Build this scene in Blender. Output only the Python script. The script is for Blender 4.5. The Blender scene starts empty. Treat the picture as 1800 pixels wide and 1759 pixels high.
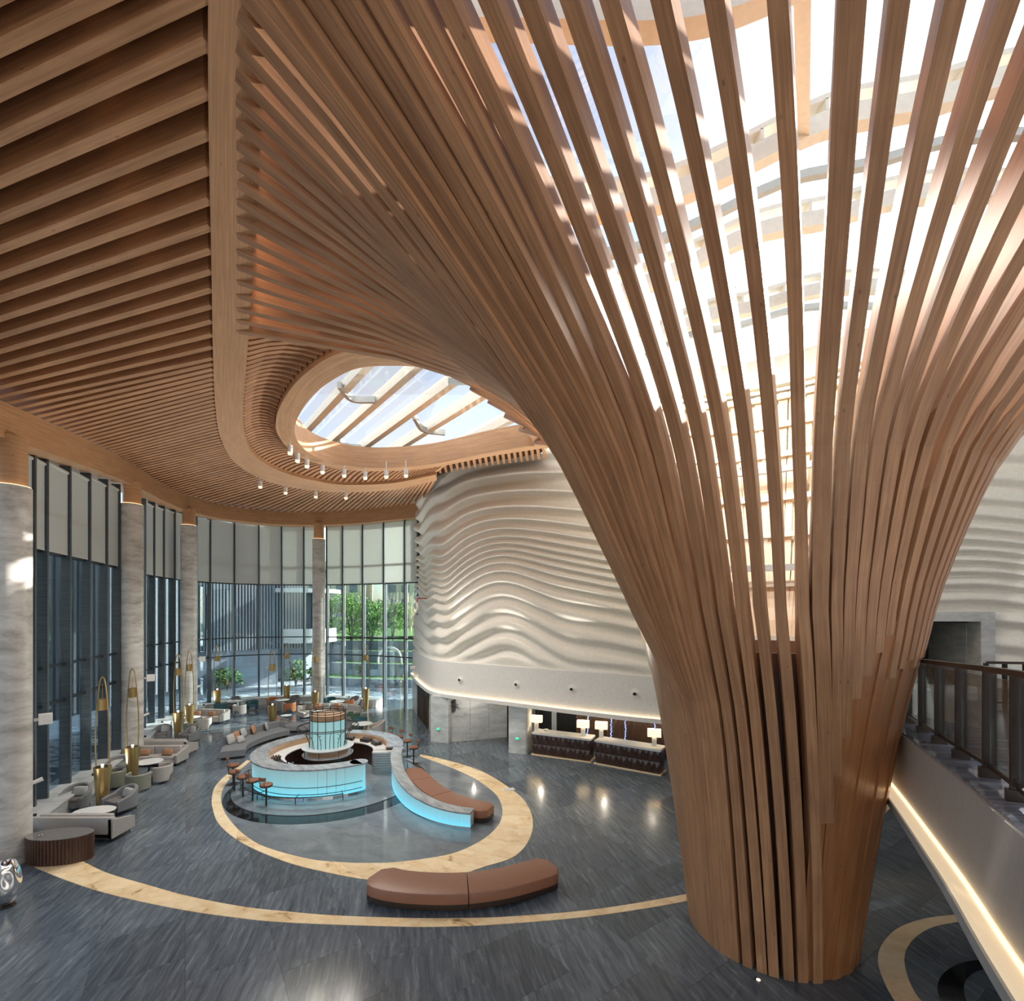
import bpy, bmesh, math, random
from mathutils import Vector, Matrix, Color
random.seed(7)
SC = bpy.context.scene
COL = SC.collection
PI = math.pi
# ------------------------------------------------------------------ camera, sky, sun, exposure
EYE, FOC, HX, HY = 7.0, 850.0, 900.0, 1075.0      # eye height (m), focal length (px), principal point
cam_d = bpy.data.cameras.new('camera')
cam_d.sensor_width = 36.0
cam_d.lens = 36.0 * FOC / 1800.0
cam_d.shift_y = (HY - 879.5) / 1800.0
cam_d.clip_start = 0.05
cam_d.clip_end = 500
cam = bpy.data.objects.new('camera', cam_d)
COL.objects.link(cam)
cam.location = (0, 0, EYE)
cam.rotation_euler = (PI / 2, 0, 0)
SC.camera = cam

w = bpy.data.worlds.new('sky'); SC.world = w; w.use_nodes = True
nt = w.node_tree; nt.nodes.clear()
wo = nt.nodes.new('ShaderNodeOutputWorld'); bg = nt.nodes.new('ShaderNodeBackground')
tc = nt.nodes.new('ShaderNodeTexCoord')
SUN_DIR = Vector((-0.80, -0.50, -0.50)).normalized()
st = nt.nodes.new('ShaderNodeTexSky'); st.sky_type = 'NISHITA'; st.sun_disc = False
st.sun_elevation = math.asin(-SUN_DIR.z); st.sun_rotation = math.atan2(-SUN_DIR.x, -SUN_DIR.y)
st.air_density = 1.0; st.dust_density = 1.2; st.ozone_density = 1.2
ns = nt.nodes.new('ShaderNodeTexNoise'); ns.inputs['Scale'].default_value = 2.2; ns.inputs['Detail'].default_value = 6
r2 = nt.nodes.new('ShaderNodeValToRGB'); r2.color_ramp.elements[0].position = 0.38; r2.color_ramp.elements[1].position = 0.72
mx = nt.nodes.new('ShaderNodeMix'); mx.data_type = 'RGBA'
hz = nt.nodes.new('ShaderNodeMix'); hz.data_type = 'RGBA'; hz.blend_type = 'ADD'; hz.inputs[0].default_value = 1.0
nt.links.new(tc.outputs['Generated'], ns.inputs['Vector']); nt.links.new(ns.outputs[0], r2.inputs[0])
bw_ = nt.nodes.new('ShaderNodeRGBToBW'); nt.links.new(st.outputs[0], bw_.inputs[0])
ml = nt.nodes.new('ShaderNodeMath'); ml.operation = 'MULTIPLY'; ml.inputs[1].default_value = 1.25; nt.links.new(bw_.outputs[0], ml.inputs[0])
nt.links.new(r2.outputs[0], mx.inputs[0]); nt.links.new(st.outputs[0], mx.inputs[6]); nt.links.new(ml.outputs[0], mx.inputs[7])
nt.links.new(mx.outputs[2], bg.inputs[0]); nt.links.new(bg.outputs[0], wo.inputs[0])
bg.inputs[1].default_value = 0.25

sd = bpy.data.lights.new('sun', 'SUN'); sd.energy = 14.0; sd.angle = math.radians(0.6); sd.color = (1.0, 0.93, 0.83)
so = bpy.data.objects.new('sun', sd); COL.objects.link(so)
so.rotation_euler = SUN_DIR.to_track_quat('-Z', 'Y').to_euler(); so.location = (20, -20, 30)

SC.view_settings.view_transform = 'Standard'; SC.view_settings.look = 'None'
SC.view_settings.gamma = 1.0; SC.view_settings.use_curve_mapping = False
SC.view_settings.exposure = 0.42

# ------------------------------------------------------------------ helpers
def G(px, py, z=0.0):
    """point at height z that stands on the sight line of a pixel of the 1800x1759 picture"""
    D = (EYE - z) * FOC / (py - HY)
    return Vector(((px - HX) / FOC * D, D, z))
def PD(px, py, D):
    return Vector(((px - HX) / FOC * D, D, EYE + (HY - py) / FOC * D))
def lerp(a, b, t): return a + (b - a) * t
def interp(xs, ys, x):
    if x <= xs[0]: return ys[0]
    for i in range(len(xs) - 1):
        if x <= xs[i + 1]:
            return lerp(ys[i], ys[i + 1], (x - xs[i]) / (xs[i + 1] - xs[i]))
    return ys[-1]
def curve(pts, n=8, closed=False):
    """Catmull-Rom through pts"""
    P = [Vector(p) for p in pts]; out = []
    N = len(P); last = N if closed else N - 1
    for i in range(last):
        if closed: p0, p1, p2, p3 = P[(i - 1) % N], P[i], P[(i + 1) % N], P[(i + 2) % N]
        else:
            p1, p2 = P[i], P[i + 1]
            p0 = P[i - 1] if i else p1 * 2 - p2
            p3 = P[i + 2] if i + 2 < N else p2 * 2 - p1
        for k in range(n):
            t = k / n
            out.append(0.5 * ((2 * p1) + (-p0 + p2) * t + (2 * p0 - 5 * p1 + 4 * p2 - p3) * t * t + (-p0 + 3 * p1 - 3 * p2 + p3) * t ** 3))
    if not closed: out.append(P[-1].copy())
    return out
def cum(pts):
    s = [0.0]
    for a, b in zip(pts, pts[1:]): s.append(s[-1] + (b - a).length)
    return s
def at_len(pts, s, d):
    if d <= 0: return pts[0].copy()
    for i in range(len(pts) - 1):
        if d <= s[i + 1]: return pts[i].lerp(pts[i + 1], (d - s[i]) / max(1e-9, s[i + 1] - s[i]))
    return pts[-1].copy()
def resample(pts, n):
    s = cum(pts); return [at_len(pts, s, s[-1] * k / (n - 1)) for k in range(n)]
def sidev(pts, i, closed=False):
    n = len(pts)
    a = pts[(i - 1) % n] if (closed or i) else pts[i]; b = pts[(i + 1) % n] if (closed or i < n - 1) else pts[i]
    t = Vector((b.x - a.x, b.y - a.y, 0)).normalized()
    return Vector((t.y, -t.x, 0))       # to the right of travel
def offset(pts, d, closed=False):
    return [p + sidev(pts, i, closed) * d for i, p in enumerate(pts)]
def ray_hit(px, line):
    """where the vertical sight plane of picture column px meets a plan polyline"""
    k = (px - HX) / FOC
    for a, b in zip(line, line[1:]):
        fa, fb = a.x - k * a.y, b.x - k * b.y
        if fa * fb <= 0 and fa != fb:
            t = fa / (fa - fb); return a.lerp(b, t), (b - a).normalized()
    return None

class MB:
    def __init__(s): s.v = []; s.f = []; s.uv = {}
    def add(s, vs, fs, uvs=None):
        o = len(s.v); s.v += [tuple(p) for p in vs]
        for k, f in enumerate(fs):
            if uvs: s.uv[len(s.f)] = uvs[k]
            s.f.append(tuple(i + o for i in f))
        return s
    def box(s, c, d, rz=0.0, taper=1.0):
        cx, cy, cz = c; x, y, z = d[0] / 2, d[1] / 2, d[2] / 2
        cr, sr = math.cos(rz), math.sin(rz); vs = []
        for dz in (-z, z):
            k = 1 if dz < 0 else taper
            for dx, dy in ((-x, -y), (x, -y), (x, y), (-x, y)):
                dx *= k; dy *= k
                vs.append((cx + dx * cr - dy * sr, cy + dx * sr + dy * cr, cz + dz))
        return s.add(vs, [(0, 3, 2, 1), (4, 5, 6, 7), (0, 1, 5, 4), (1, 2, 6, 5), (2, 3, 7, 6), (3, 0, 4, 7)])
    def rbox(s, c, d, r=0.05, rz=0.0, rt=None, n=3):
        """box with rounded vertical edges and softened top"""
        cx, cy, cz = c; hx, hy, hz = d[0] / 2, d[1] / 2, d[2] / 2
        rt = r * 0.6 if rt is None else rt
        def outline(ins):
            o = []; rr = max(0.004, r - ins * 0.3)
            for qx, qy, a0 in ((1, 1, 0), (-1, 1, PI / 2), (-1, -1, PI), (1, -1, 1.5 * PI)):
                for k in range(n + 1):
                    a = a0 + PI / 2 * k / n
                    o.append(((hx - ins - rr) * qx + rr * math.cos(a), (hy - ins - rr) * qy + rr * math.sin(a)))
            return o
        lv = [(-hz, 0.0), (hz - rt, 0.0), (hz - rt * 0.3, rt * 0.35), (hz, rt)]
        cr, sr = math.cos(rz), math.sin(rz); vs = []; m = 4 * (n + 1)
        for z, ins in lv:
            for x, y in outline(ins): vs.append((cx + x * cr - y * sr, cy + x * sr + y * cr, cz + z))
        fs = [tuple(range(m))[::-1], tuple(range(3 * m, 4 * m))]
        for l in range(3):
            for i in range(m):
                j = (i + 1) % m; fs.append((l * m + i, l * m + j, (l + 1) * m + j, (l + 1) * m + i))
        return s.add(vs, fs)
    def cyl(s, p0, p1, r0, r1=None, n=12, cap=True):
        r1 = r0 if r1 is None else r1
        p0, p1 = Vector(p0), Vector(p1); t = (p1 - p0).normalized()
        a = t.orthogonal().normalized(); b = t.cross(a); vs = []
        for p, r in ((p0, r0), (p1, r1)):
            for k in range(n):
                q = p + (a * math.cos(2 * PI * k / n) + b * math.sin(2 * PI * k / n)) * r; vs.append(q)
        fs = [(k, (k + 1) % n, n + (k + 1) % n, n + k) for k in range(n)]
        if cap: fs += [tuple(range(n))[::-1], tuple(range(n, 2 * n))]
        return s.add(vs, fs)
    def tube(s, pts, r, n=6, closed=False):
        P = [Vector(p) for p in pts]; vs = []; m = len(P); prev = None
        for i, p in enumerate(P):
            a = P[(i - 1) % m] if (closed or i) else p; b = P[(i + 1) % m] if (closed or i < m - 1) else p
            t = (b - a).normalized()
            u = t.orthogonal().normalized() if prev is None else (prev - t * prev.dot(t)).normalized()
            prev = u; v = t.cross(u)
            for k in range(n): vs.append(p + (u * math.cos(2 * PI * k / n) + v * math.sin(2 * PI * k / n)) * r)
        fs = []
        for i in range(m if closed else m - 1):
            for k in range(n):
                j = (i + 1) % m; l = (k + 1) % n; fs.append((i * n + k, i * n + l, j * n + l, j * n + k))
        if not closed: fs += [tuple(range(n))[::-1], tuple(range((m - 1) * n, m * n))]
        return s.add(vs, fs)
    def lathe(s, c, prof, n=24, a0=0.0, a1=2 * PI, sx=1.0, sy=1.0, rz=0.0):
        full = abs(a1 - a0) > 2 * PI - 1e-4; m = n if full else n + 1; vs = []
        cr, sr = math.cos(rz), math.sin(rz)
        for r, z in prof:
            for k in range(m):
                a = a0 + (a1 - a0) * k / n; x = math.cos(a) * r * sx; y = math.sin(a) * r * sy
                vs.append((c[0] + x * cr - y * sr, c[1] + x * sr + y * cr, c[2] + z))
        fs = []
        for i in range(len(prof) - 1):
            for k in range(n):
                l = (k + 1) % m; fs.append((i * m + k, i * m + l, (i + 1) * m + l, (i + 1) * m + k))
        if full:
            if prof[0][0] > 1e-6: fs.append(tuple(range(m))[::-1])
            if prof[-1][0] > 1e-6: fs.append(tuple(range((len(prof) - 1) * m, len(prof) * m)))
        return s.add(vs, fs)
    def sweep(s, pts, B, N, sec, closed=False, cap=True, u0=0.0):
        """section sec = [(b, n), ...] carried along pts in frames B, N; uv runs along the length"""
        m = len(sec); vs = []; L = [0.0]
        for a, b in zip(pts, pts[1:]): L.append(L[-1] + (b - a).length)
        for p, b, n in zip(pts, B, N):
            for x, y in sec: vs.append(p + b * x + n * y)
        per = [0.0]
        for k in range(m):
            a, b = sec[k], sec[(k + 1) % m]; per.append(per[-1] + math.hypot(b[0] - a[0], b[1] - a[1]))
        fs, uv = [], []; q = len(pts)
        for i in range(q if closed else q - 1):
            j = (i + 1) % q; lj = L[j] if j else L[-1] + (pts[0] - pts[-1]).length
            for k in range(m):
                l = (k + 1) % m; fs.append((i * m + k, i * m + l, j * m + l, j * m + k))
                uv.append(((L[i] + u0, per[k]), (L[i] + u0, per[k + 1]), (lj + u0, per[k + 1]), (lj + u0, per[k])))
        if cap and not closed:
            for st in (0, (q - 1) * m):
                fs.append(tuple(range(st, st + m))); uv.append(tuple((u0 + x * .2, y) for x, y in sec))
        return s.add(vs, fs, uv)
    def band(s, pts, sec, closed=False, cap=True, u0=0.0):
        """level sweep: sec = [(to the right, up), ...]"""
        B = [sidev(pts, i, closed) for i in range(len(pts))]
        return s.sweep(pts, B, [Vector((0, 0, 1))] * len(pts), sec, closed, cap, u0)
    def prism(s, poly, z0, z1):
        n = len(poly); vs = [(p[0], p[1], z0) for p in poly] + [(p[0], p[1], z1) for p in poly]
        fs = [tuple(range(n))[::-1], tuple(range(n, 2 * n))] + [(i, (i + 1) % n, n + (i + 1) % n, n + i) for i in range(n)]
        return s.add(vs, fs)
    def grid(s, rows, thick=None):
        h, w_ = len(rows), len(rows[0]); vs = [p for r in rows for p in r]
        fs = [(i * w_ + j, i * w_ + j + 1, (i + 1) * w_ + j + 1, (i + 1) * w_ + j) for i in range(h - 1) for j in range(w_ - 1)]
        return s.add(vs, fs)
    def mesh(s, name, mat, smooth=False):
        me = bpy.data.meshes.new(name); me.from_pydata(s.v, [], s.f)
        bm = bmesh.new(); bm.from_mesh(me); bmesh.ops.recalc_face_normals(bm, faces=bm.faces); bm.to_mesh(me); bm.free()
        uvl = me.uv_layers.new(name='UVMap')
        vi = {}
        for p in me.polygons:
            n = p.normal; ax = max(range(3), key=lambda k: abs(n[k])); u = s.uv.get(p.index)
            if u:
                key = {vv: uu for vv, uu in zip(s.f[p.index], u)}
                for li in p.loop_indices: uvl.data[li].uv = key[me.loops[li].vertex_index]
            else:
                for li in p.loop_indices:
                    c = me.vertices[me.loops[li].vertex_index].co
                    uvl.data[li].uv = ((c.y, c.z), (c.x, c.z), (c.x, c.y))[ax]
        if smooth:
            me.polygons.foreach_set('use_smooth', [True] * len(me.polygons))
            try: me.set_sharp_from_angle(angle=math.radians(38))
            except Exception: pass
        me.materials.append(mat)
        return me
    def build(s, name, mat, parent=None, smooth=False, loc=None, rz=0.0):
        return link(name, s.mesh(name, mat, smooth), parent, loc, rz)
def link(name, me, parent=None, loc=None, rz=0.0):
    o = bpy.data.objects.new(name, me); COL.objects.link(o)
    if parent: o.parent = parent
    if loc is not None: o.location = loc
    if rz: o.rotation_euler = (0, 0, rz)
    return o
def tag(o, label=None, cat=None, group=None, kind=None):
    if label: o['label'] = label
    if cat: o['category'] = cat
    if group: o['group'] = group
    if kind: o['kind'] = kind
    return o
def empty(name, loc=(0, 0, 0), rz=0.0, label=None, cat=None, group=None, kind=None):
    o = bpy.data.objects.new(name, None); COL.objects.link(o); o.location = loc; o.rotation_euler = (0, 0, rz)
    o.empty_display_size = 0.1
    return tag(o, label, cat, group, kind)
def dup(root, loc, rz=0.0, label=None, group=None):
    r = root.copy(); COL.objects.link(r); r.location = loc; r.rotation_euler = (0, 0, rz)
    if label: r['label'] = label
    if group: r['group'] = group
    for ch in list(root.children):
        c = ch.copy(); COL.objects.link(c); c.parent = r
        for g in ch.children:
            d = g.copy(); COL.objects.link(d); d.parent = c
    return r

# ------------------------------------------------------------------ materials
def newmat(name):
    m = bpy.data.materials.new(name); m.use_nodes = True; n = m.node_tree
    return m, n, n.nodes['Principled BSDF']
def plain(name, col, rough=0.5, metal=0.0, emit=None, es=0.0, spec=None, coat=0.0):
    m, n, b = newmat(name)
    b.inputs['Base Color'].default_value = (*col, 1); b.inputs['Roughness'].default_value = rough
    b.inputs['Metallic'].default_value = metal
    if spec is not None: b.inputs['Specular IOR Level'].default_value = spec
    if coat: b.inputs['Coat Weight'].default_value = coat
    if emit: b.inputs['Emission Color'].default_value = (*emit, 1); b.inputs['Emission Strength'].default_value = es
    # slight unevenness so that no surface is a flat fill
    t = n.nodes.new('ShaderNodeTexCoord'); z = n.nodes.new('ShaderNodeTexNoise'); z.inputs['Scale'].default_value = 9
    hs = n.nodes.new('ShaderNodeHueSaturation'); mr = n.nodes.new('ShaderNodeMapRange')
    mr.inputs[3].default_value = 0.9; mr.inputs[4].default_value = 1.1
    n.links.new(t.outputs['Object'], z.inputs['Vector']); n.links.new(z.outputs[0], mr.inputs[0])
    n.links.new(mr.outputs[0], hs.inputs['Value']); hs.inputs['Color'].default_value = (*col, 1)
    n.links.new(hs.outputs[0], b.inputs['Base Color'])
    return m
def ramp(n, fac, stops):
    r = n.nodes.new('ShaderNodeValToRGB'); e = r.color_ramp.elements
    while len(e) < len(stops): e.new(0.5)
    for k, (p, c) in enumerate(stops): e[k].position = p; e[k].color = (*c, 1)
    n.links.new(fac, r.inputs[0]); return r.outputs[0]
def wood(name, dark, light, rough=0.45, vary=0.25, su=0.7, sv=26.0):
    m, n, b = newmat(name); L = n.links.new
    uv = n.nodes.new('ShaderNodeUVMap'); uv.uv_map = 'UVMap'
    oi = n.nodes.new('ShaderNodeObjectInfo')
    mp = n.nodes.new('ShaderNodeMapping'); mp.inputs['Scale'].default_value = (su, sv, 1)
    cb = n.nodes.new('ShaderNodeCombineXYZ'); mu = n.nodes.new('ShaderNodeMath'); mu.operation = 'MULTIPLY'; mu.inputs[1].default_value = 37
    L(oi.outputs['Random'], mu.inputs[0]); L(mu.outputs[0], cb.inputs[2])
    va = n.nodes.new('ShaderNodeVectorMath'); va.operation = 'ADD'
    L(uv.outputs[0], mp.inputs[0]); L(mp.outputs[0], va.inputs[0]); L(cb.outputs[0], va.inputs[1])
    no = n.nodes.new('ShaderNodeTexNoise'); no.inputs['Scale'].default_value = 1.0; no.inputs['Detail'].default_value = 6; no.inputs['Roughness'].default_value = 0.65
    L(va.outputs[0], no.inputs['Vector'])
    c = ramp(n, no.outputs[0], [(0.28, dark), (0.72, light)])
    n2 = n.nodes.new('ShaderNodeTexNoise'); n2.inputs['Scale'].default_value = 1.0; n2.inputs['Detail'].default_value = 2
    mp2 = n.nodes.new('ShaderNodeMapping'); mp2.inputs['Scale'].default_value = (1.6, 3.0, 1)
    L(uv.outputs[0], mp2.inputs[0]); v2 = n.nodes.new('ShaderNodeVectorMath'); v2.operation = 'ADD'
    L(mp2.outputs[0], v2.inputs[0]); L(cb.outputs[0], v2.inputs[1]); L(v2.outputs[0], n2.inputs['Vector'])
    # small dark knots
    vo = n.nodes.new('ShaderNodeTexVoronoi'); vo.inputs['Scale'].default_value = 1.0
    mp3 = n.nodes.new('ShaderNodeMapping'); mp3.inputs['Scale'].default_value = (2.2, 5.0, 1)
    L(uv.outputs[0], mp3.inputs[0]); v3 = n.nodes.new('ShaderNodeVectorMath'); v3.operation = 'ADD'
    L(mp3.outputs[0], v3.inputs[0]); L(cb.outputs[0], v3.inputs[1]); L(v3.outputs[0], vo.inputs['Vector'])
    kn = n.nodes.new('ShaderNodeMapRange'); kn.inputs[1].default_value = 0.03; kn.inputs[2].default_value = 0.09; kn.inputs[3].default_value = 0.55; kn.inputs[4].default_value = 1.0
    L(vo.outputs['Distance'], kn.inputs[0])
    mr = n.nodes.new('ShaderNodeMapRange'); mr.inputs[3].default_value = 1 - vary; mr.inputs[4].default_value = 1 + vary
    L(n2.outputs[0], mr.inputs[0])
    m3 = n.nodes.new('ShaderNodeMath'); m3.operation = 'MULTIPLY'; L(mr.outputs[0], m3.inputs[0]); L(kn.outputs[0], m3.inputs[1])
    mo = n.nodes.new('ShaderNodeMapRange'); mo.inputs[3].default_value = 0.9; mo.inputs[4].default_value = 1.1; L(oi.outputs['Random'], mo.inputs[0])
    m4 = n.nodes.new('ShaderNodeMath'); m4.operation = 'MULTIPLY'; L(m3.outputs[0], m4.inputs[0]); L(mo.outputs[0], m4.inputs[1])
    hs = n.nodes.new('ShaderNodeHueSaturation'); L(m4.outputs[0], hs.inputs['Value']); L(c, hs.inputs['Color'])
    L(hs.outputs[0], b.inputs['Base Color']); b.inputs['Roughness'].default_value = rough
    bp = n.nodes.new('ShaderNodeBump'); bp.inputs['Strength'].default_value = 0.12; bp.inputs['Distance'].default_value = 0.004
    L(no.outputs[0], bp.inputs['Height']); L(bp.outputs[0], b.inputs['Normal'])
    return m
def marble(name, stops, rough=0.1, scale=(0.5, 3.5, 1), rot=0.6, warp=1.2, per_obj=0.0, size=1.0, coat=0.0, spec=0.5, detail=8):
    m, n, b = newmat(name); L = n.links.new
    ge = n.nodes.new('ShaderNodeNewGeometry'); oi = n.nodes.new('ShaderNodeObjectInfo')
    mp = n.nodes.new('ShaderNodeMapping'); mp.inputs['Scale'].default_value = (1, 1, 1)
    mp.vector_type = 'POINT'; mp.inputs['Rotation'].default_value = (0.3 if len(stops) > 9 else 0, 0, rot)
    m2 = n.nodes.new('ShaderNodeMapping'); m2.inputs['Scale'].default_value = tuple(a * size for a in scale)
    L(ge.outputs['Position'], mp.inputs[0])
    cb = n.nodes.new('ShaderNodeCombineXYZ'); mu = n.nodes.new('ShaderNodeMath'); mu.operation = 'MULTIPLY'; mu.inputs[1].default_value = 23 * (1 if per_obj else 0)
    L(oi.outputs['Random'], mu.inputs[0]); L(mu.outputs[0], cb.inputs[0]); L(mu.outputs[0], cb.inputs[2])
    n0 = n.nodes.new('ShaderNodeTexNoise'); n0.inputs['Scale'].default_value = 0.9 * size; n0.inputs['Detail'].default_value = 3
    L(ge.outputs['Position'], n0.inputs['Vector'])
    vs = n.nodes.new('ShaderNodeVectorMath'); vs.operation = 'SCALE'; vs.inputs['Scale'].default_value = warp
    L(n0.outputs['Color'], vs.inputs[0]); L(mp.outputs[0], m2.inputs[0])
    a1 = n.nodes.new('ShaderNodeVectorMath'); a1.operation = 'ADD'; L(m2.outputs[0], a1.inputs[0]); L(vs.outputs[0], a1.inputs[1])
    a2 = n.nodes.new('ShaderNodeVectorMath'); a2.operation = 'ADD'; L(a1.outputs[0], a2.inputs[0]); L(cb.outputs[0], a2.inputs[1])
    no = n.nodes.new('ShaderNodeTexNoise'); no.inputs['Scale'].default_value = 1.0; no.inputs['Detail'].default_value = detail; no.inputs['Roughness'].default_value = 0.68
    L(a2.outputs[0], no.inputs['Vector'])
    c = ramp(n, no.outputs[0], stops)
    if per_obj:
        mo = n.nodes.new('ShaderNodeMapRange'); mo.inputs[3].default_value = 1 - per_obj; mo.inputs[4].default_value = 1 + per_obj; L(oi.outputs['Random'], mo.inputs[0])
        hs = n.nodes.new('ShaderNodeHueSaturation'); L(mo.outputs[0], hs.inputs['Value']); L(c, hs.inputs['Color']); c = hs.outputs[0]
    L(c, b.inputs['Base Color']); b.inputs['Roughness'].default_value = rough
    b.inputs['Specular IOR Level'].default_value = spec
    if coat: b.inputs['Coat Weight'].default_value = coat
    return m
def glassy(name, tint=(0.9, 0.95, 0.95), refl=(0.9, 0.95, 1.0), k=0.55, base=0.03):
    """thin pane: lets light straight through and mirrors more at grazing angles"""
    m = bpy.data.materials.new(name); m.use_nodes = True; n = m.node_tree; n.nodes.clear(); L = n.links.new
    o = n.nodes.new('ShaderNodeOutputMaterial'); t = n.nodes.new('ShaderNodeBsdfTransparent'); g = n.nodes.new('ShaderNodeBsdfGlossy')
    t.inputs[0].default_value = (*tint, 1); g.inputs[0].default_value = (*refl, 1); g.inputs['Roughness'].default_value = 0.01
    lw = n.nodes.new('ShaderNodeFresnel'); lw.inputs[0].default_value = 1.5
    mr = n.nodes.new('ShaderNodeMapRange'); mr.inputs[1].default_value = 0; mr.inputs[2].default_value = 1; mr.inputs[3].default_value = base; mr.inputs[4].default_value = k
    mxs = n.nodes.new('ShaderNodeMixShader'); L(lw.outputs[0], mr.inputs[0]); L(mr.outputs[0], mxs.inputs[0]); L(t.outputs[0], mxs.inputs[1]); L(g.outputs[0], mxs.inputs[2]); L(mxs.outputs[0], o.inputs[0])
    return m
def backlit(name, lo, hi, s_lo, s_hi, z0=0.1, z1=1.1):
    """frosted glass lit from a strip at its foot: the glow fades with height"""
    m, n, b = newmat(name); L = n.links.new
    ge = n.nodes.new('ShaderNodeNewGeometry'); sp = n.nodes.new('ShaderNodeSeparateXYZ'); L(ge.outputs['Position'], sp.inputs[0])
    mr = n.nodes.new('ShaderNodeMapRange'); mr.inputs[1].default_value = z0; mr.inputs[2].default_value = z1; L(sp.outputs[2], mr.inputs[0])
    c = ramp(n, mr.outputs[0], [(0.0, lo), (1.0, hi)])
    L(c, b.inputs['Emission Color'])
    m2 = n.nodes.new('ShaderNodeMapRange'); m2.inputs[1].default_value = 0; m2.inputs[2].default_value = 1; m2.inputs[3].default_value = s_lo; m2.inputs[4].default_value = s_hi
    pw = n.nodes.new('ShaderNodeMath'); pw.operation = 'POWER'; pw.inputs[1].default_value = 0.55
    L(mr.outputs[0], pw.inputs[0]); L(pw.outputs[0], m2.inputs[0]); L(m2.outputs[0], b.inputs['Emission Strength'])
    b.inputs['Base Color'].default_value = (0.35, 0.5, 0.52, 1); b.inputs['Roughness'].default_value = 0.2
    return m
M = {}
M['rib'] = wood('rib_wood', (0.25, 0.118, 0.055), (0.47, 0.262, 0.14))
M['beam'] = wood('beam_wood', (0.44, 0.225, 0.105), (0.66, 0.39, 0.21), vary=0.12)
M['slat'] = wood('slat_wood', (0.36, 0.175, 0.08), (0.60, 0.33, 0.17), vary=0.2)
M['trunk'] = wood('trunk_wood', (0.24, 0.10, 0.037), (0.40, 0.18, 0.075), rough=0.3, vary=0.15)
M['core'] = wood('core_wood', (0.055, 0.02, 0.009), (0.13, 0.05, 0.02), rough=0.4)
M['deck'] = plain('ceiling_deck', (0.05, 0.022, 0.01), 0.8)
M['lath'] = wood('lath_wood', (0.62, 0.45, 0.30), (0.80, 0.62, 0.45), vary=0.1)
M['foam'] = plain('cream_backing', (0.78, 0.70, 0.52), 0.8)
M['steel_white'] = plain('white_painted_steel', (0.80, 0.78, 0.70), 0.4)
M['steel_grey'] = plain('grey_painted_steel', (0.42, 0.46, 0.48), 0.4)
M['floor'] = marble('grey_marble_floor', [(0.30, (0.055, 0.070, 0.088)), (0.46, (0.098, 0.122, 0.148)), (0.58, (0.135, 0.165, 0.195)), (0.74, (0.26, 0.30, 0.34))], 0.17, (0.8, 8.5, 1), 1.345, 1.4, per_obj=0.22, size=1.3)
M['floor2'] = marble('upper_marble_floor', [(0.30, (0.10, 0.12, 0.16)), (0.5, (0.20, 0.23, 0.29)), (0.70, (0.40, 0.43, 0.48))], 0.08, (0.8, 6, 1), 0.2, 1.0)
M['grey'] = marble('pale_grey_marble', [(0.30, (0.13, 0.155, 0.18)), (0.55, (0.21, 0.245, 0.275)), (0.75, (0.30, 0.33, 0.36))], 0.08, (0.6, 1.4, 1), 0.5, 1.5, size=0.9)
M['greytop'] = marble('grey_veined_top', [(0.30, (0.20, 0.22, 0.24)), (0.5, (0.34, 0.37, 0.39)), (0.72, (0.52, 0.54, 0.56))], 0.10, (0.7, 2.6, 1), 0.9, 1.2, size=1.6)
M['black'] = marble('black_marble', [(0.35, (0.008, 0.009, 0.011)), (0.66, (0.02, 0.022, 0.025)), (0.8, (0.12, 0.12, 0.13))], 0.06, (0.4, 3, 1), 0.3, 0.8)
M['onyx'] = marble('cream_onyx', [(0.32, (0.30, 0.17, 0.07)), (0.40, (0.84, 0.62, 0.35)), (0.55, (0.95, 0.76, 0.48)), (0.75, (1.0, 0.86, 0.62))], 0.14, (1.2, 1.8, 1), 0.4, 2.2, per_obj=0.06)
M['stone'] = marble('column_stone', [(0.28, (0.30, 0.28, 0.26)), (0.5, (0.56, 0.54, 0.51)), (0.72, (0.74, 0.72, 0.70))], 0.35, (1.0, 1.0, 3.2), 0.5, 1.3, size=1.0)
M['wallstone'] = marble('wall_stone', [(0.28, (0.36, 0.38, 0.38)), (0.5, (0.55, 0.57, 0.57)), (0.72, (0.72, 0.73, 0.72))], 0.25, (1.0, 1.0, 3.6), 0.4, 1.3)
M['white'] = plain('white_plaster', (0.72, 0.71, 0.69), 0.55)
M['wave'] = plain('cream_relief_plaster', (0.82, 0.79, 0.72), 0.34)
M['frame'] = plain('dark_window_metal', (0.016, 0.021, 0.028), 0.35, 0.3)
M['fin'] = wood('dark_ribbed_fin', (0.03, 0.04, 0.048), (0.085, 0.105, 0.12), rough=0.35, su=0.2, sv=30)
M['pane'] = glassy('window_glass', (0.80, 0.88, 0.90), k=0.6, base=0.04)
M['roofglass'] = glassy('roof_glass', (0.95, 0.96, 0.97), k=0.10, base=0.005)
M['railglass'] = glassy('rail_glass', (0.86, 0.90, 0.89), k=0.6, base=0.05)
M['blind'] = plain('blind_fabric', (0.78, 0.79, 0.77), 0.9)
_n = M['blind'].node_tree; _t = _n.nodes.new('ShaderNodeBsdfTranslucent'); _t.inputs[0].default_value = (0.80, 0.80, 0.76, 1); _m = _n.nodes.new('ShaderNodeMixShader'); _m.inputs[0].default_value = 0.45
_o = [x for x in _n.nodes if x.type == 'OUTPUT_MATERIAL'][0]; _n.links.new(_n.nodes['Principled BSDF'].outputs[0], _m.inputs[1]); _n.links.new(_t.outputs[0], _m.inputs[2]); _n.links.new(_m.outputs[0], _o.inputs[0])
M['bronze'] = plain('dark_bronze', (0.055, 0.042, 0.036), 0.35, 0.6)
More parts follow.
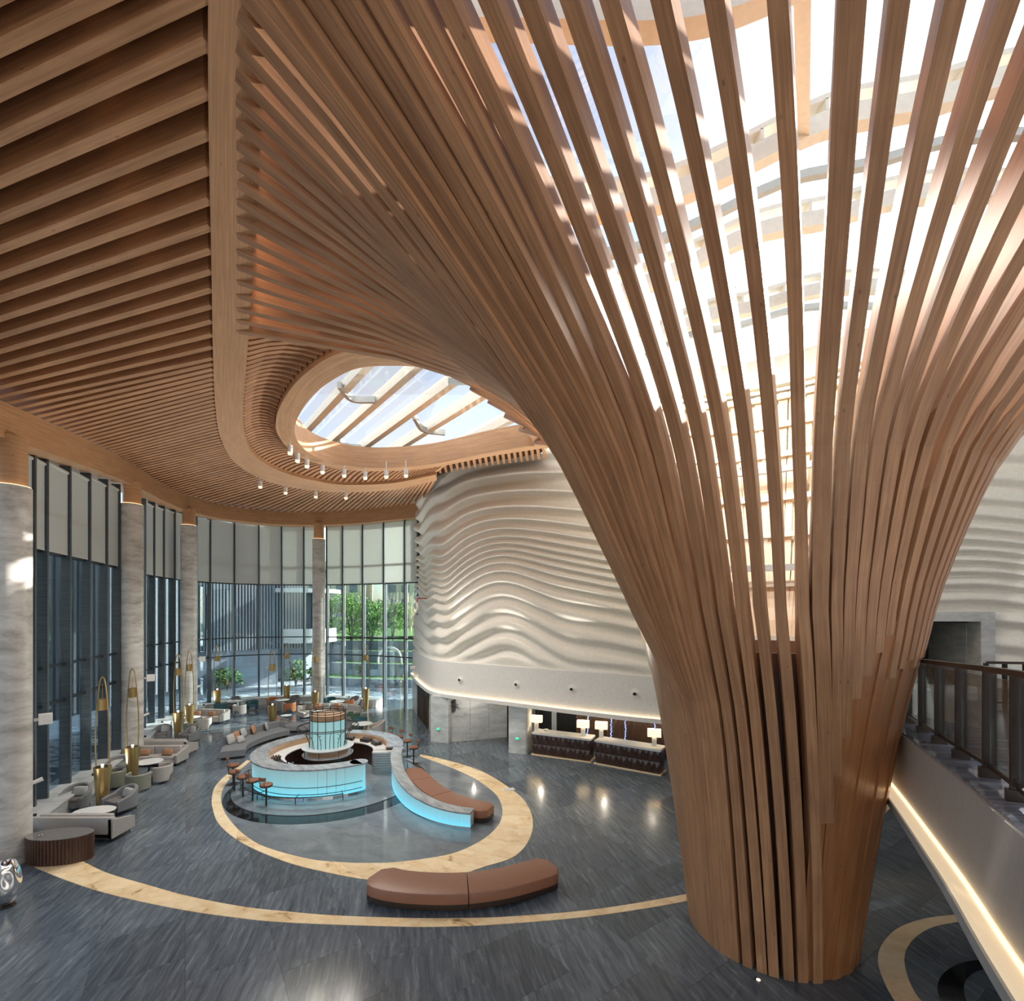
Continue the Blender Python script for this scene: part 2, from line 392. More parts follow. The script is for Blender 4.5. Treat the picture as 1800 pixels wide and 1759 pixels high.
M['brass'] = plain('brushed_brass', (0.50, 0.35, 0.15), 0.3, 0.85)
M['fabric'] = plain('grey_beige_fabric', (0.40, 0.38, 0.36), 0.9)
M['fabric_d'] = plain('grey_fabric', (0.20, 0.21, 0.225), 0.9)
M['seat_d'] = plain('taupe_seat_fabric', (0.17, 0.155, 0.15), 0.9)
M['pillow_g'] = plain('grey_pillow_fabric', (0.42, 0.42, 0.42), 0.95)
M['pillow_t'] = plain('terracotta_pillow_fabric', (0.42, 0.22, 0.13), 0.95)
M['teal'] = plain('teal_fabric', (0.045, 0.12, 0.14), 0.85)
M['olive'] = plain('olive_leather', (0.23, 0.24, 0.19), 0.5)
M['green'] = plain('dark_green_fabric', (0.06, 0.13, 0.07), 0.85)
M['orange'] = plain('tan_leather', (0.45, 0.17, 0.065), 0.5)
M['brown'] = plain('brown_leather', (0.275, 0.125, 0.072), 0.42)
M['plinth'] = plain('dark_plinth', (0.035, 0.022, 0.017), 0.35)
M['legs'] = plain('black_leg', (0.02, 0.018, 0.016), 0.4)
M['stonetop'] = plain('white_stone_top', (0.75, 0.77, 0.78), 0.12)
M['darktop'] = plain('dark_stone_top', (0.20, 0.19, 0.185), 0.15)
M['fluted'] = wood('fluted_dark_wood', (0.045, 0.022, 0.014), (0.12, 0.06, 0.035), rough=0.3)
M['darkwood'] = wood('bar_dark_wood', (0.028, 0.014, 0.011), (0.075, 0.035, 0.026), rough=0.35)
M['tanwood'] = wood('bar_tan_wood', (0.36, 0.22, 0.13), (0.55, 0.36, 0.22), rough=0.3)
M['chrome'] = plain('polished_steel', (0.9, 0.9, 0.9), 0.03, 1.0)
M['cyan'] = backlit('lit_cyan_glass', (0.10, 0.72, 0.92), (0.40, 0.72, 0.76), 0.80, 0.26, 0.05, 1.08)
M['cyan_tail'] = backlit('lit_cyan_tail', (0.10, 0.70, 0.95), (0.40, 0.66, 0.72), 0.75, 0.18, 0.05, 0.95)
M['cyan_soft'] = plain('soft_cyan_glass', (0.35, 0.58, 0.60), 0.15, 0, (0.45, 0.85, 0.88), 0.25)
M['shade'] = plain('lit_lamp_shade', (0.9, 0.82, 0.66), 0.8, 0, (1.0, 0.80, 0.50), 0.95)
M['warm'] = plain('warm_led', (1, 0.8, 0.5), 0.5, 0, (1.0, 0.74, 0.42), 1.4)
M['warmsoft'] = plain('emissive_lit_ledge', (0.9, 0.75, 0.5), 0.3, 0, (1.0, 0.78, 0.52), 0.42)  # ledge is no lamp: emission stands for the hidden strip's wash
M['flame'] = plain('small_bulb', (1, 0.9, 0.8), 0.5, 0, (1.0, 0.82, 0.55), 6.0)
M['whitebox'] = plain('white_fixture', (0.78, 0.78, 0.76), 0.35)
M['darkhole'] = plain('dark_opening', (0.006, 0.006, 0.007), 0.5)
M['greensign'] = plain('lit_green_sign', (0.02, 0.4, 0.25), 0.5, 0, (0.05, 0.75, 0.45), 0.8)
M['redbox'] = plain('red_alarm_box', (0.45, 0.06, 0.04), 0.4)
M['lattice'] = wood('bronze_lattice', (0.06, 0.035, 0.022), (0.17, 0.10, 0.06), rough=0.4)
M['bead'] = plain('amber_bead', (0.34, 0.21, 0.12), 0.2, 0.5)
M['bluebead'] = plain('lit_blue_bead', (0.3, 0.4, 0.8), 0.3, 0, (0.35, 0.45, 1.0), 1.1)
# ------------------------------------------------------------------ setting: floor with its marble pieces
fl = MB(); fl.prism([(-32, -8), (22, -8), (22, 45), (-32, 45)], -0.4, -0.03)
floor = fl.build('floor', M['floor']); tag(floor, kind='structure')
TS = 1.55; ta = math.radians(34)
tmb = MB(); tmb.box((0, 0, -0.015), (TS - 0.004, TS - 0.004, 0.03), ta); tile_me = tmb.mesh('floor_tile', M['floor'])
spots = []
for i in range(-34, 35):
    for j in range(-34, 35):
        x = (i * math.cos(ta) - (j + 0.5 * (i % 2)) * math.sin(ta)) * TS; y = (i * math.sin(ta) + (j + 0.5 * (i % 2)) * math.cos(ta)) * TS + 18
        if 7.6 < y < 38.5 and -23.5 < x < 15 and x > -1.12 * y - 2 and x < y * 1.12 + 2:
            wx = interp([2, 13, 16.6, 23.4, 30.7, 34, 37], [-14.2, -15, -16.3, -19, -21.5, -22, -20.3], y)
            if x < wx - 0.9: continue
            spots.append((math.hypot(x, y), x, y))
spots.sort()
for d, x, y in spots[:296]:
    link('floor_tile', tile_me, floor, (x, y, 0))
rest = MB()
for d, x, y in spots[296:]: rest.box((x, y, -0.015), (TS - 0.004, TS - 0.004, 0.03), ta)
if rest.v: tag(rest.build('floor_tile_field', M['floor'], floor), kind='stuff')

def pxline(pts, z=0.0, n=6): return [Vector((p.x, p.y, 0)) for p in curve([G(a, b, z) for a, b in pts], n)]
def inlay(name, inner, outer, mat, nseg, z, parent=floor, piece='onyx_slab', thick=0.02, gap=0.012):
    """a curved band laid out of separate slabs"""
    A, B = resample(inner, nseg * 4 + 1), resample(outer, nseg * 4 + 1)
    for k in range(nseg):
        a, b = A[k * 4:k * 4 + 5], B[k * 4:k * 4 + 5]
        g = gap
        a = [a[0].lerp(a[1], g)] + a[1:4] + [a[4].lerp(a[3], g * 2)]; b = [b[0].lerp(b[1], g)] + b[1:4] + [b[4].lerp(b[3], g * 2)]
        poly = [(p.x, p.y) for p in a] + [(p.x, p.y) for p in reversed(b)]
        m = MB(); m.prism(poly, z - thick, z); m.build(piece, mat, parent)
# cream ring round the bar
ring_in = pxline([(441, 1337), (417, 1357), (398, 1376), (389, 1398), (391, 1418), (403, 1440), (429, 1467), (467, 1489), (544, 1510), (607, 1516), (640, 1517), (690, 1516), (750, 1509), (800, 1499), (840, 1481), (865, 1463), (880, 1443), (882.7, 1420), (873, 1398), (852, 1380), (828, 1365), (790, 1348), (752, 1334), (738, 1329)])
ring_out = pxline([(434, 1336), (420, 1347), (398, 1362), (379, 1381), (372.5, 1402), (374, 1422), (386, 1450), (428, 1483), (506, 1516), (583, 1535), (646, 1546), (700, 1548), (760, 1545), (810, 1537), (853, 1523), (900, 1508), (925, 1485), (936, 1458), (934, 1430), (920, 1405), (900, 1388), (870, 1368), (840, 1353), (800, 1340), (760, 1330), (738, 1326)])
inlay('ring', ring_in, ring_out, M['onyx'], 30, 0.012)
# pale marble field inside the ring
fld = MB(); fld.prism([(p.x, p.y) for p in ring_in], -0.02, 0.006); fld.build('pale_marble_field', M['grey'], floor)
BC = Vector((-7.85, 20.9, 0))
def disc(c, r, n=72): return [(c[0] + r * math.cos(2 * PI * k / n), c[1] + r * math.sin(2 * PI * k / n)) for k in range(n)]
m = MB(); m.prism(disc((-7.35, 19.75), 3.85), -0.02, 0.009); m.build('black_marble_crescent', M['black'], floor)
m = MB(); m.prism(disc((-7.55, 20.15), 3.6), -0.02, 0.03); m.build('pale_marble_disc', M['grey'], floor)
# long cream arc in the foreground
arc_hi = pxline([(92, 1497), (144, 1514), (187, 1534), (257, 1555), (334, 1576), (428, 1594), (506, 1602.5), (583, 1609), (700, 1613.5), (800, 1614), (900, 1611), (1050, 1598), (1210, 1571), (1300, 1548)])
arc_lo = pxline([(34, 1508), (52, 1520), (100, 1541), (156, 1561), (218, 1578), (303, 1596), (389, 1609.5), (498, 1621), (700, 1628.5), (800, 1628), (900, 1623), (1050, 1609), (1212, 1583), (1300, 1560)])
inlay('arc', arc_hi, arc_lo, M['onyx'], 24, 0.012)
# right hand pieces
inlay('right_arc', pxline([(1545, 1350), (1540, 1383), (1532, 1418), (1522, 1442), (1490, 1475)]), pxline([(1600, 1360), (1585, 1385), (1567, 1418), (1543, 1442), (1520, 1469), (1490, 1500)]), M['onyx'], 6, 0.012)
inlay('corner_ring', pxline([(1850, 1610), (1760, 1609), (1691, 1619), (1644, 1628), (1613, 1644), (1594, 1667), (1590, 1694), (1602, 1733), (1625, 1765), (1680, 1800)]), pxline([(1850, 1596), (1760, 1598), (1687, 1607), (1625, 1615), (1578, 1632), (1551, 1659.5), (1543, 1687), (1551, 1718), (1575, 1762), (1630, 1820)]), M['onyx'], 12, 0.012)
inlay('corner_black', pxline([(1850, 1698), (1742, 1702), (1711, 1710), (1695, 1729.5), (1699, 1759), (1730, 1790)]), pxline([(1850, 1684), (1738, 1687), (1691, 1692.6), (1660, 1710), (1648, 1733), (1654, 1759), (1680, 1800)]), M['black'], 6, 0.012, piece='black_slab')

# ------------------------------------------------------------------ curves of the plan
WB = curve([(-11.2, -5, 12.0), (-11.9, 2, 12.1), (-12.8, 7.4, 12.25), (-14.1, 13.4, 12.75), (-16.2, 18.8, 13.45), (-18.15, 23.1, 13.98), (-19.9, 27.5, 14.25), (-20.75, 31, 14.4), (-20.2, 34.2, 14.5), (-17.6, 36.2, 14.5), (-14.6, 36.45, 14.5), (-11.4, 35.8, 14.5), (-8.9, 34.7, 14.5), (-6.0, 33.2, 14.5)], 12)
WN = curve([(-12.8, -5, 0), (-13.4, 2, 0), (-14.0, 8, 0), (-15.1, 13, 0), (-16.35, 16.6, 0), (-19.0, 23.4, 0), (-20.7, 26.9, 0), (-21.7, 30.7, 0), (-21.9, 33.8, 0), (-20.6, 36.3, 0), (-18.3, 37.4, 0), (-15, 37.7, 0), (-12, 37.0, 0), (-9.5, 35.9, 0), (-7.3, 34.75, 0), (-5.2, 33.8, 0)], 12)
def wtop(p):      # height of the window heads
    return interp([2, 16.5, 23, 31, 36], [11.5, 12.05, 12.75, 13.3, 13.5], p.y)
# ---- timber beam over the windows
bm_ = MB(); Wl = [p.copy() for p in WB]
bm_.band(Wl, [(-0.14, -0.98), (0.16, -0.98), (0.16, 0.0), (-0.14, 0.0)])
wbeam = empty('curved_edge_beam', (0, 0, 0), label='long curved timber beam running over the tops of the stone columns', cat='beam')
bm_.build('beam_face', M['beam'], wbeam)
sf = MB(); sf.band(Wl, [(-1.25, -0.93), (-0.14, -0.93), (-0.14, -0.85), (-1.25, -0.85)]); sf.build('soffit', M['beam'], wbeam)

# ---- main roof beam that sweeps round the far side
MPX = [(372, -160), (366, 0), (366, 150), (368, 300), (371, 430), (373, 550), (375, 650), (379, 720), (388, 770), (412, 812), (460, 842), (520, 858), (600, 865), (690, 861), (768, 844)]
MO = curve([G(a, b, 13.0) for a, b in MPX], 10)          # outer (left) lower edge
MPI = [(488, -160), (476, 0), (463, 150), (456, 300), (448, 430), (440, 550), (433, 650), (428, 720), (430, 765), (447, 800), (490, 827), (540, 842), (605, 852), (690, 849), (766, 834)]
MI = curve([G(a, b, 13.0) for a, b in MPI], 10)
mb = MB(); n = len(MO); vs = []
for a, b in zip(MO, MI):
    vs += [a, b, b + Vector((0, 0, 0.85)), a + Vector((0, 0, 0.85))]
L = cum(MO); fs = []; uv = []
for i in range(n - 1):
    for k in range(4):
        l = (k + 1) % 4; fs.append((i * 4 + k, i * 4 + l, i * 4 + 4 + l, i * 4 + 4 + k)); v0 = (0, 1.1, 1.95, 3.0, 3.9)
        uv.append(((L[i], v0[k]), (L[i], v0[k + 1]), (L[i + 1], v0[k + 1]), (L[i + 1], v0[k])))
mb.add(vs, fs + [(0, 1, 2, 3), (n * 4 - 4, n * 4 - 3, n * 4 - 2, n * 4 - 1)], uv + [((0, 0), (0, 1), (1, 1), (1, 0))] * 2)
o = mb.build('sweeping_roof_beam', M['beam'], smooth=True); tag(o, 'wide timber roof beam sweeping from overhead and curling round the oval opening', 'beam')

# ---- slatted ceiling between the two beams
ceil = empty('ceiling', kind='structure')
pairs = [((-10.9, -4), (0.5, -4.5)), ((-12.7, 7.3), (-3.1, 4.9)), ((-14.1, 13.5), (-7.0, 11.6)), ((-18.15, 23.1), (-10.4, 17.4)), ((-20.7, 30.5), (-11.6, 21.5)), ((-19, 35.3), (-10.6, 24.2)), ((-14.2, 36.4), (-8.1, 24.75)), ((-10, 35.2), (-5.6, 23.9)), ((-6.1, 33.2), (-3.3, 22.2))]
MOe = [MO[0] + (MO[0] - MO[1]).normalized() * 9] + MO
def nearest_len(line, s, q):
    return min(range(len(line)), key=lambda i: (line[i].x - q[0]) ** 2 + (line[i].y - q[1]) ** 2)
sW, sM = cum(WB), cum(MOe)
kw = [sW[nearest_len(WB, sW, a)] for a, b in pairs]; km = [sM[nearest_len(MOe, sM, b)] for a, b in pairs]
nsl = 118; deckrows = []
sl_w = sW[-1]
ts = []
d = 0.0; acc = 0
while d < sW[-1] - 0.05:
    ts.append(d); yy = at_len(WB, sW, d).y
    d += 0.455 if yy < 26 else 0.47
for k, d in enumerate(ts):
    a = at_len(WB, sW, d); b = at_len(MOe, sM, interp(kw, km, d)); b = Vector((b.x, b.y, 13.02))
    a = Vector((a.x, a.y, a.z - 0.02)); deckrows.append([a + Vector((0, 0, 0.47)), a.lerp(b, 0.5) + Vector((0, 0, 0.47)), b + Vector((0, 0, 0.85))])
    if a.y < 5.0 and b.y < 3.2: continue
    pts = [a.lerp(b, t / 6) for t in range(7)]
    sag = 0.0
    m = MB(); B = [Vector(((b - a).y, -(b - a).x, 0)).normalized()] * 7
    hw = 0.065
    m.sweep(pts, B, [Vector((0, 0, 1))] * 7, [(-hw, 0), (hw, 0), (hw, 0.42), (-hw, 0.42)], u0=k * 3.1)
    m.build('slat', M['slat'], ceil)
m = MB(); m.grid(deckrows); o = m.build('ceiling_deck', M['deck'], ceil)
# roof skirts so that no sky shows over the window heads
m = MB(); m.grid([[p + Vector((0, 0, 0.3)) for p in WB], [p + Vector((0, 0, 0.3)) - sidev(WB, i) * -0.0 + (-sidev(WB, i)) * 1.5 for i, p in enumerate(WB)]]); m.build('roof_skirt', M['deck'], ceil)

# ------------------------------------------------------------------ window wall
FD = 0.32
tips = offset([p for p in WN], FD)          # inner edge of the fins (to the right of travel = indoors)
TZ = [3.72, 5.05, 9.08, 10.5]
bays = [('window_1', 'between nearest and second column', [14, 40, 62, 84, 124, 159, 189, 211]), ('window_2', 'between second and third column', [256, 272, 289, 308, 325]),
        ('window_3', 'between third and far column', [346, 370, 412, 455, 495, 534, 562]), ('window_4', 'right of the far column', [574, 602, 637, 674, 711, 734])]
NUM = ['first', 'second', 'third', 'fourth', 'fifth', 'sixth', 'seventh', 'eighth', 'ninth', 'tenth', 'eleventh', 'twelfth']
low_sill = lambda px: px > 668
panes_all = []
for name, where, pxs in bays:
    wroot = empty(name, kind='structure')
    hits = []
    for px in pxs:
        h = ray_hit(px, tips)
        if h: hits.append((px, Vector((h[0].x, h[0].y, 0)), h[1]))
    for q, (px, p, t) in enumerate(hits):
        nrm = Vector((t.y, -t.x, 0)).normalized()      # indoors
        z0 = 0.0 if low_sill(px) else 0.55; z1 = wtop(p) + 0.25
        c = p - nrm * (FD / 2)
        ang = math.atan2(nrm.y, nrm.x)
        m = MB(); m.box((c.x, c.y, (z0 + z1) / 2), (FD, 0.085, z1 - z0), ang)
        m.box((p.x, p.y, (z0 + z1) / 2), (0.03, 0.11, z1 - z0), ang)
        m.build('mullion', M['fin'], wroot)
        if q + 1 < len(hits):
            p2, t2 = hits[q + 1][1], hits[q + 1][2]; n2 = Vector((t2.y, -t2.x, 0)).normalized()
            g1, g2 = p - nrm * (FD - 0.04), p2 - n2 * (FD - 0.04)
            dv = g2 - g1; Ln = dv.length; dv.normalize(); an = math.atan2(dv.y, dv.x); mid = (g1 + g2) / 2
            m = MB(); m.box((mid.x, mid.y, (z0 + z1) / 2), (Ln - 0.09, 0.02, z1 - z0), an); m.build('pane', M['pane'], wroot)
            inn = Vector((dv.y, -dv.x, 0))
            for z in TZ:
                m = MB(); m.box((mid.x + inn.x * .07, mid.y + inn.y * .07, z), (Ln - 0.085, 0.16, 0.075), an); m.build('transom', M['frame'], wroot)
            # roller blind
            bz0, bz1 = 9.14, wtop((p + p2) / 2) - 0.02
            wdt = Ln - 0.16; bc = mid + inn * 0.22
            br = empty('roller_blind', (bc.x, bc.y, bz0), an, label='%s roller blind from the left, window bay %s' % (NUM[q], where), cat='blind', group='roller blinds over the windows')
            m = MB(); m.box((0, 0, (bz1 - bz0) / 2), (wdt, 0.012, bz1 - bz0)); bf = m.build('blind_fabric', M['blind'], br)
            m = MB(); m.cyl((-wdt / 2, 0, bz1 - bz0 + .05), (wdt / 2, 0, bz1 - bz0 + .05), 0.06, n=10); m.build('roller_tube', M['blind'], br, smooth=True)
            m = MB(); m.box((0, 0, -0.012), (wdt, 0.03, 0.03)); m.build('bottom_bar', M['whitebox'], bf)
# stone ledge under the windows
led = [p for p in WN if p.y > 5]
end = ray_hit(671, tips)[0]
led = [p for p in led if not (p.x > end.x + 0.0 and p.y > 30)]
m = MB(); m.band(led, [(-0.35, 0.0), (0.95, 0.0), (0.95, 0.5), (1.0, 0.5), (1.0, 0.56), (-0.35, 0.56)]); o = m.build('trim_1', M['wallstone']); tag(o, kind='structure')

# ------------------------------------------------------------------ stone columns with timber heads
cols = [(18, 13.55, 10.5, 11.8, 'nearest stone column at the left edge with a timber head'), (232, 23.05, 12.1, 13.05, 'second stone column along the windows, timber head'), (332, 30.9, 12.5, 13.45, 'third stone column along the windows, beside the corner'), (560.5, 36.4, 12.45, 13.55, 'far stone column in the middle of the back windows')]
for px, D, zs, zt, lab in cols:
    c = Vector(((px - HX) / FOC * D, D, 0))
    r = empty('stone_column', c, label=lab, cat='column')
    nz = 6
    for k in range(nz):
        m = MB(); a, b = zs * k / nz, zs * (k + 1) / nz
        m.lathe((0, 0, 0), [(0.455, a), (0.455, b - 0.008), (0.447, b - 0.004), (0.447, b)], 36); m.build('stone_drum', M['stone'], r, smooth=True)
    m = MB(); m.lathe((0, 0, 0), [(0.36, zs - .02), (0.36, zt + .1)], 32); m.build('timber_head', M['beam'], r, smooth=True)
    m = MB(); m.lathe((0, 0, 0), [(0.37, zs), (0.43, zs), (0.43, zs + .02), (0.37, zs + .02)], 32); m.build('light_ring', M['warm'], r)
# white boxes and small brackets on the columns
def col_side(ci, py, off):
    px, D = cols[ci][0], cols[ci][1]; c = Vector(((px - HX) / FOC * D, D, 0)); r_ = c.length; right = Vector((c.y, -c.x, 0)) / r_
    p = c + right * (0.45 + off); return Vector((p.x, p.y, EYE - (py - HY) / FOC * p.y)), math.atan2(right.y, right.x)
for ci, py, w_, lab in ((0, 1263, .30, 'white box fixture on the right side of the nearest stone column'), (1, 1191, .32, 'white box fixture on the right side of the second stone column'), (2, 1158, .34, 'white box fixture on the third stone column')):
    c, an = col_side(ci, py, w_ / 2 + .11); r = empty('box_fixture', c, an, label=lab, cat='fixture', group='box fixtures on the columns')
    m = MB(); m.rbox((0, 0, 0), (w_, 0.2, w_), 0.02); m.build('housing', M['whitebox'], r)
    m = MB(); m.box((-w_ / 2 - .04, 0, 0), (0.10, 0.06, 0.08)); m.build('bracket', M['whitebox'], r)
for ci, py, lab in ((0, 1373, 'small white camera low on the nearest stone column'), (1, 1256, 'small white camera low on the second stone column'), (2, 1206, 'small white camera low on the third stone column')):
    c, an = col_side(ci, py, .05); r = empty('security_camera', c, an, label=lab, cat='camera', group='cameras on the columns')
    m = MB(); m.cyl((-.08, 0, -.04), (.16, 0, .04), 0.05, 0.06, 10); b_ = m.build('camera_body', M['whitebox'], r, smooth=True)
    m = MB(); m.cyl((.16, 0, .04), (.17, 0, .044), 0.035, 0.035, 10); m.build('lens', M['darkhole'], b_)
# ------------------------------------------------------------------ the timber tree
TC = Vector((5.75, 10.8, 0))
RZ = [0, 2.9, 4.9, 6.4, 7.6, 9.4, 10.3, 11.2, 12.0, 12.8, 13.3]
RR = [1.7, 2.08, 2.4, 2.70, 2.98, 3.62, 4.18, 4.95, 5.78, 6.8, 7.6]
_rc = curve([(r, 0, z) for r, z in zip(RR, RZ)], 8)
_rz = [p.z for p in _rc]; _rr = [p.x for p in _rc]
def Rz(z): return interp(_rz, _rr, z)
def wz(z, p=1.0): return max(0.0, min(1.0, (z - 5) / 8.0)) ** p
def tdir(th): return Vector((-math.sin(th), -math.cos(th), 0))
tree = empty('timber_tree_column', (TC.x, TC.y, 0), label='giant flared timber column of curved ribs rising like a tree to the roof', cat='column')
def rib(th0, th7, thE, rhoE, z0=0.0, ext=0.0, wdt=0.17, dep=0.34, name='rib', mat='rib', zE=13.0, inset=0.0, u=0.0, ease=1.0):
    pw = interp([58, 70, 79, 88], [1.0, 4.0, 8.0, 14.0], thE) if thE < 140 else 14.0
    zs = []; z = z0
    while z < 6: zs.append(z); z += 0.75
    zs += [6 + 0.5 * k for k in range(int((zE - 6) / 0.5) + 1)]
    zs = [z0] + [a for a in zs if a > z0 + 0.05]

    if zE - zs[-1] > 0.01: zs.append(zE)
    pts = []
    for z in zs:
        if z < 7: th = lerp(th0, th7, z / 7.0)
        else:
            q = (z - 7) / (zE - 7); q = 1 - (1 - q) ** ease; th = lerp(th7, thE, q)
        th = math.radians(th); r = Rz(z) + (rhoE - 6.8) * wz(z, pw) - inset
        p = tdir(th) * r; pts.append(Vector((p.x, p.y, z)))
    if ext > 0:
        t = (pts[-1] - pts[-2]).normalized(); h = Vector((t.x, t.y, 0)).normalized()
        for k in range(1, 7):
            s_ = ext * k / 6; pts.append(pts[len(pts) - 1 - 0] if False else Vector((pts[-1].x + h.x * ext / 6, pts[-1].y + h.y * ext / 6, pts[-1].z + max(0.02, 0.42 - 0.09 * k) * ext / 6)))
    B, N = [], []
    for i, p in enumerate(pts):
        t = (pts[min(i + 1, len(pts) - 1)] - pts[max(i - 1, 0)]).normalized()
        h = Vector((t.x, t.y, 0)) if i > 6 and Vector((t.x, t.y)).length > 0.25 else Vector((p.x, p.y, 0))
        h.normalize()
        hr = Vector((p.x, p.y, 0)).normalized()
        f = max(0, min(1, (p.z - 6) / 4)); h = (hr * (1 - f) + h * f).normalized()
        b = Vector((-h.y, h.x, 0)); b = (b - t * b.dot(t)).normalized()
        nrm = t.cross(b).normalized()
        if nrm.z < 0 and abs(nrm.z) > 0.2: nrm = -nrm
        if nrm.dot(hr) > 0 and p.z < 9: nrm = -nrm
        B.append(b); N.append(nrm)
    m = MB(); hw = wdt / 2
    D_ = [min(dep, 0.26 + 0.16 * max(0, min(1, (p.z - 4) / 4))) for p in pts]
    # depth grows from the trunk to the flare
    sec = [(-hw, 0), (hw, 0), (hw, 1), (-hw, 1)]
    N2 = [n * d for n, d in zip(N, D_)]
    m.sweep(pts, B, N2, sec, u0=u)
    return m.build(name, M[mat], tree)
front = [(-24, -13, -2.5, 6.6, 6.6), (-21, -9, 2.2, 6.6, 6.3), (-18, -5, 6.9, 6.6, 5.9), (-15, -1, 10.9, 6.6, 5.5), (-12, 3.2, 15.2, 6.7, 4.8), (-10, 7.4, 19.3, 6.75, 4.1), (-6, 12.6, 22.6, 6.8, 3.2),
         (-0.5, 17.8, 27.7, 6.85, 0), (8.6, 24.6, 31.9, 6.95, 0), (16.8, 31, 35.3, 7.2, 0), (25.5, 36.4, 38.3, 7.5, 0), (32.3, 41.5, 40.4, 7.8, 0), (41, 46, 42.5, 8.1, 0), (49.5, 50.5, 44.3, 8.4, 0)]
for k, (a, b, c, r, z0) in enumerate(front):
    rib(a, b, c, r, z0, ext=5.0, wdt=0.24 if k == 6 else 0.175, u=k * 2.7)
# ribs leaving the picture at the top left of the tree
tops = [(800, 53.2), (742, 55.6), (682, 57.6), (628, 59.4), (578, 61.0), (530, 62.4), (492, 63.6)]
for k, (px, b) in enumerate(tops):
    E = G(px, 0, 13.0) - Vector((TC.x, TC.y, 0)); E.z = 0
    rib(b + 2 + k * 0.4, b, math.degrees(math.atan2(-E.x, -E.y)), E.length, 0.0 if k < 5 else 0.0, ext=3.0, wdt=0.17, u=k * 3.3 + 30)
# ribs that end on the sweeping roof beam
ys = [12, 57, 104, 150, 192, 230, 266, 299, 330, 360, 389, 417, 444, 470, 495, 519, 542, 562, 580]
for k, y in enumerate(ys):
    px = interp([0, 150, 300, 430, 550, 650], [476, 463, 456, 448, 440, 433], y) + 4
    E = G(px, y, 13.05) - Vector((TC.x, TC.y, 0)); E.z = 0
    b = 65 + (93 - 65) * (k / (len(ys) - 1))
    rib(b + 3, b, math.degrees(math.atan2(-E.x, -E.y)), E.length, 0.0 if k % 2 == 0 else 2.4, wdt=0.15, u=k * 2.1 + 70, ease=1.3)
# ribs that run tangent to the oval opening
ov = [(640, 600), (690, 602), (735, 615), (775, 634), (812, 656), (845, 680), (875, 703), (902, 728), (926, 752), (946, 774)]
for k, (px, y) in enumerate(ov):
    E = G(px, y, 13.05) - Vector((TC.x, TC.y, 0)); E.z = 0
    b = 94.5 + 1.9 * k
    rib(b + 3, b, math.degrees(math.atan2(-E.x, -E.y)), E.length, 0.0, wdt=0.15, u=k * 2.9 + 130)
# ribs on the right, crowded behind the edge rib
for k in range(13):
    b = -17.5 - 5.0 * k
    rib(b - 8, b, b + 10.5 - k * 0.8, 6.7, 5.85 + 0.10 * (k % 3) + 0.05 * k, ext=3.0, wdt=0.17, u=k * 3.7 + 170)
o = rib(-84, -84, -84, 6.0, 6.6, ext=4.0, wdt=0.34, dep=0.30, name='edge_rib', mat='beam', inset=-0.12); o['label'] = 'broad warm-lit edge rib curving up to the right'  # warm glow on this edge is put into its paler wood
rib(-90, -90, -90, 5.9, 6.6, ext=4.0, wdt=0.3, dep=0.30, name='edge_rib', mat='beam', inset=0.12)
# lower cladding panels and dark core
def shell(a0, a1, z0, z1, inset, name, mat, thick=0.06, nz=10):
    na = max(3, int(abs(a1 - a0) / 4)); m = MB(); outer, inner = [], []
    for i in range(nz + 1):
        z = lerp(z0, z1, i / nz); r = Rz(z) - inset
        outer.append([tdir(math.radians(lerp(a0, a1, j / na))) * r + Vector((0, 0, z)) for j in range(na + 1)])
        inner.append([tdir(math.radians(lerp(a0, a1, j / na))) * (r - thick) + Vector((0, 0, z)) for j in range(na + 1)])
    m.grid(outer); m.grid(inner)
    for rows in ([outer[0], inner[0]], [outer[-1], inner[-1]], [[r[0] for r in outer], [r[0] for r in inner]], [[r[-1] for r in outer], [r[-1] for r in inner]]): m.grid(rows)
    for i, f in enumerate(m.f):
        pass
    uvm = {}
    for i, f in enumerate(m.f):
        q = []
        for v in f:
            x, y, z = m.v[v]; q.append((z, math.atan2(-x, -y) * 2.0))
        if max(t[1] for t in q) - min(t[1] for t in q) > 3: q = [(a, b if b > 0 else b + 4 * PI) for a, b in q]
        uvm[i] = tuple(q)
    m.uv = uvm
    return m.build(name, M[mat], tree, smooth=True)
for k in range(15):
    a = 9 - k * 7.0
    shell(a, a - 6.95, 0, interp([0, 1, 2, 3, 14], [5.0, 6.0, 6.5, 6.85, 6.85], k), 0.05 if k % 2 else 0.075, 'cladding_panel', 'trunk')
for k in range(7):
    a = 54 + k * 7.0
    shell(a, a + 6.95, 0, interp([0, 6], [2.6, 5.2], k), 0.04 if k % 2 else 0.01, 'cladding_panel', 'trunk')
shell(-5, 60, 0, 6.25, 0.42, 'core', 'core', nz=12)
shell(60, 260, 0, 6.25, 0.42, 'core', 'core', nz=12)
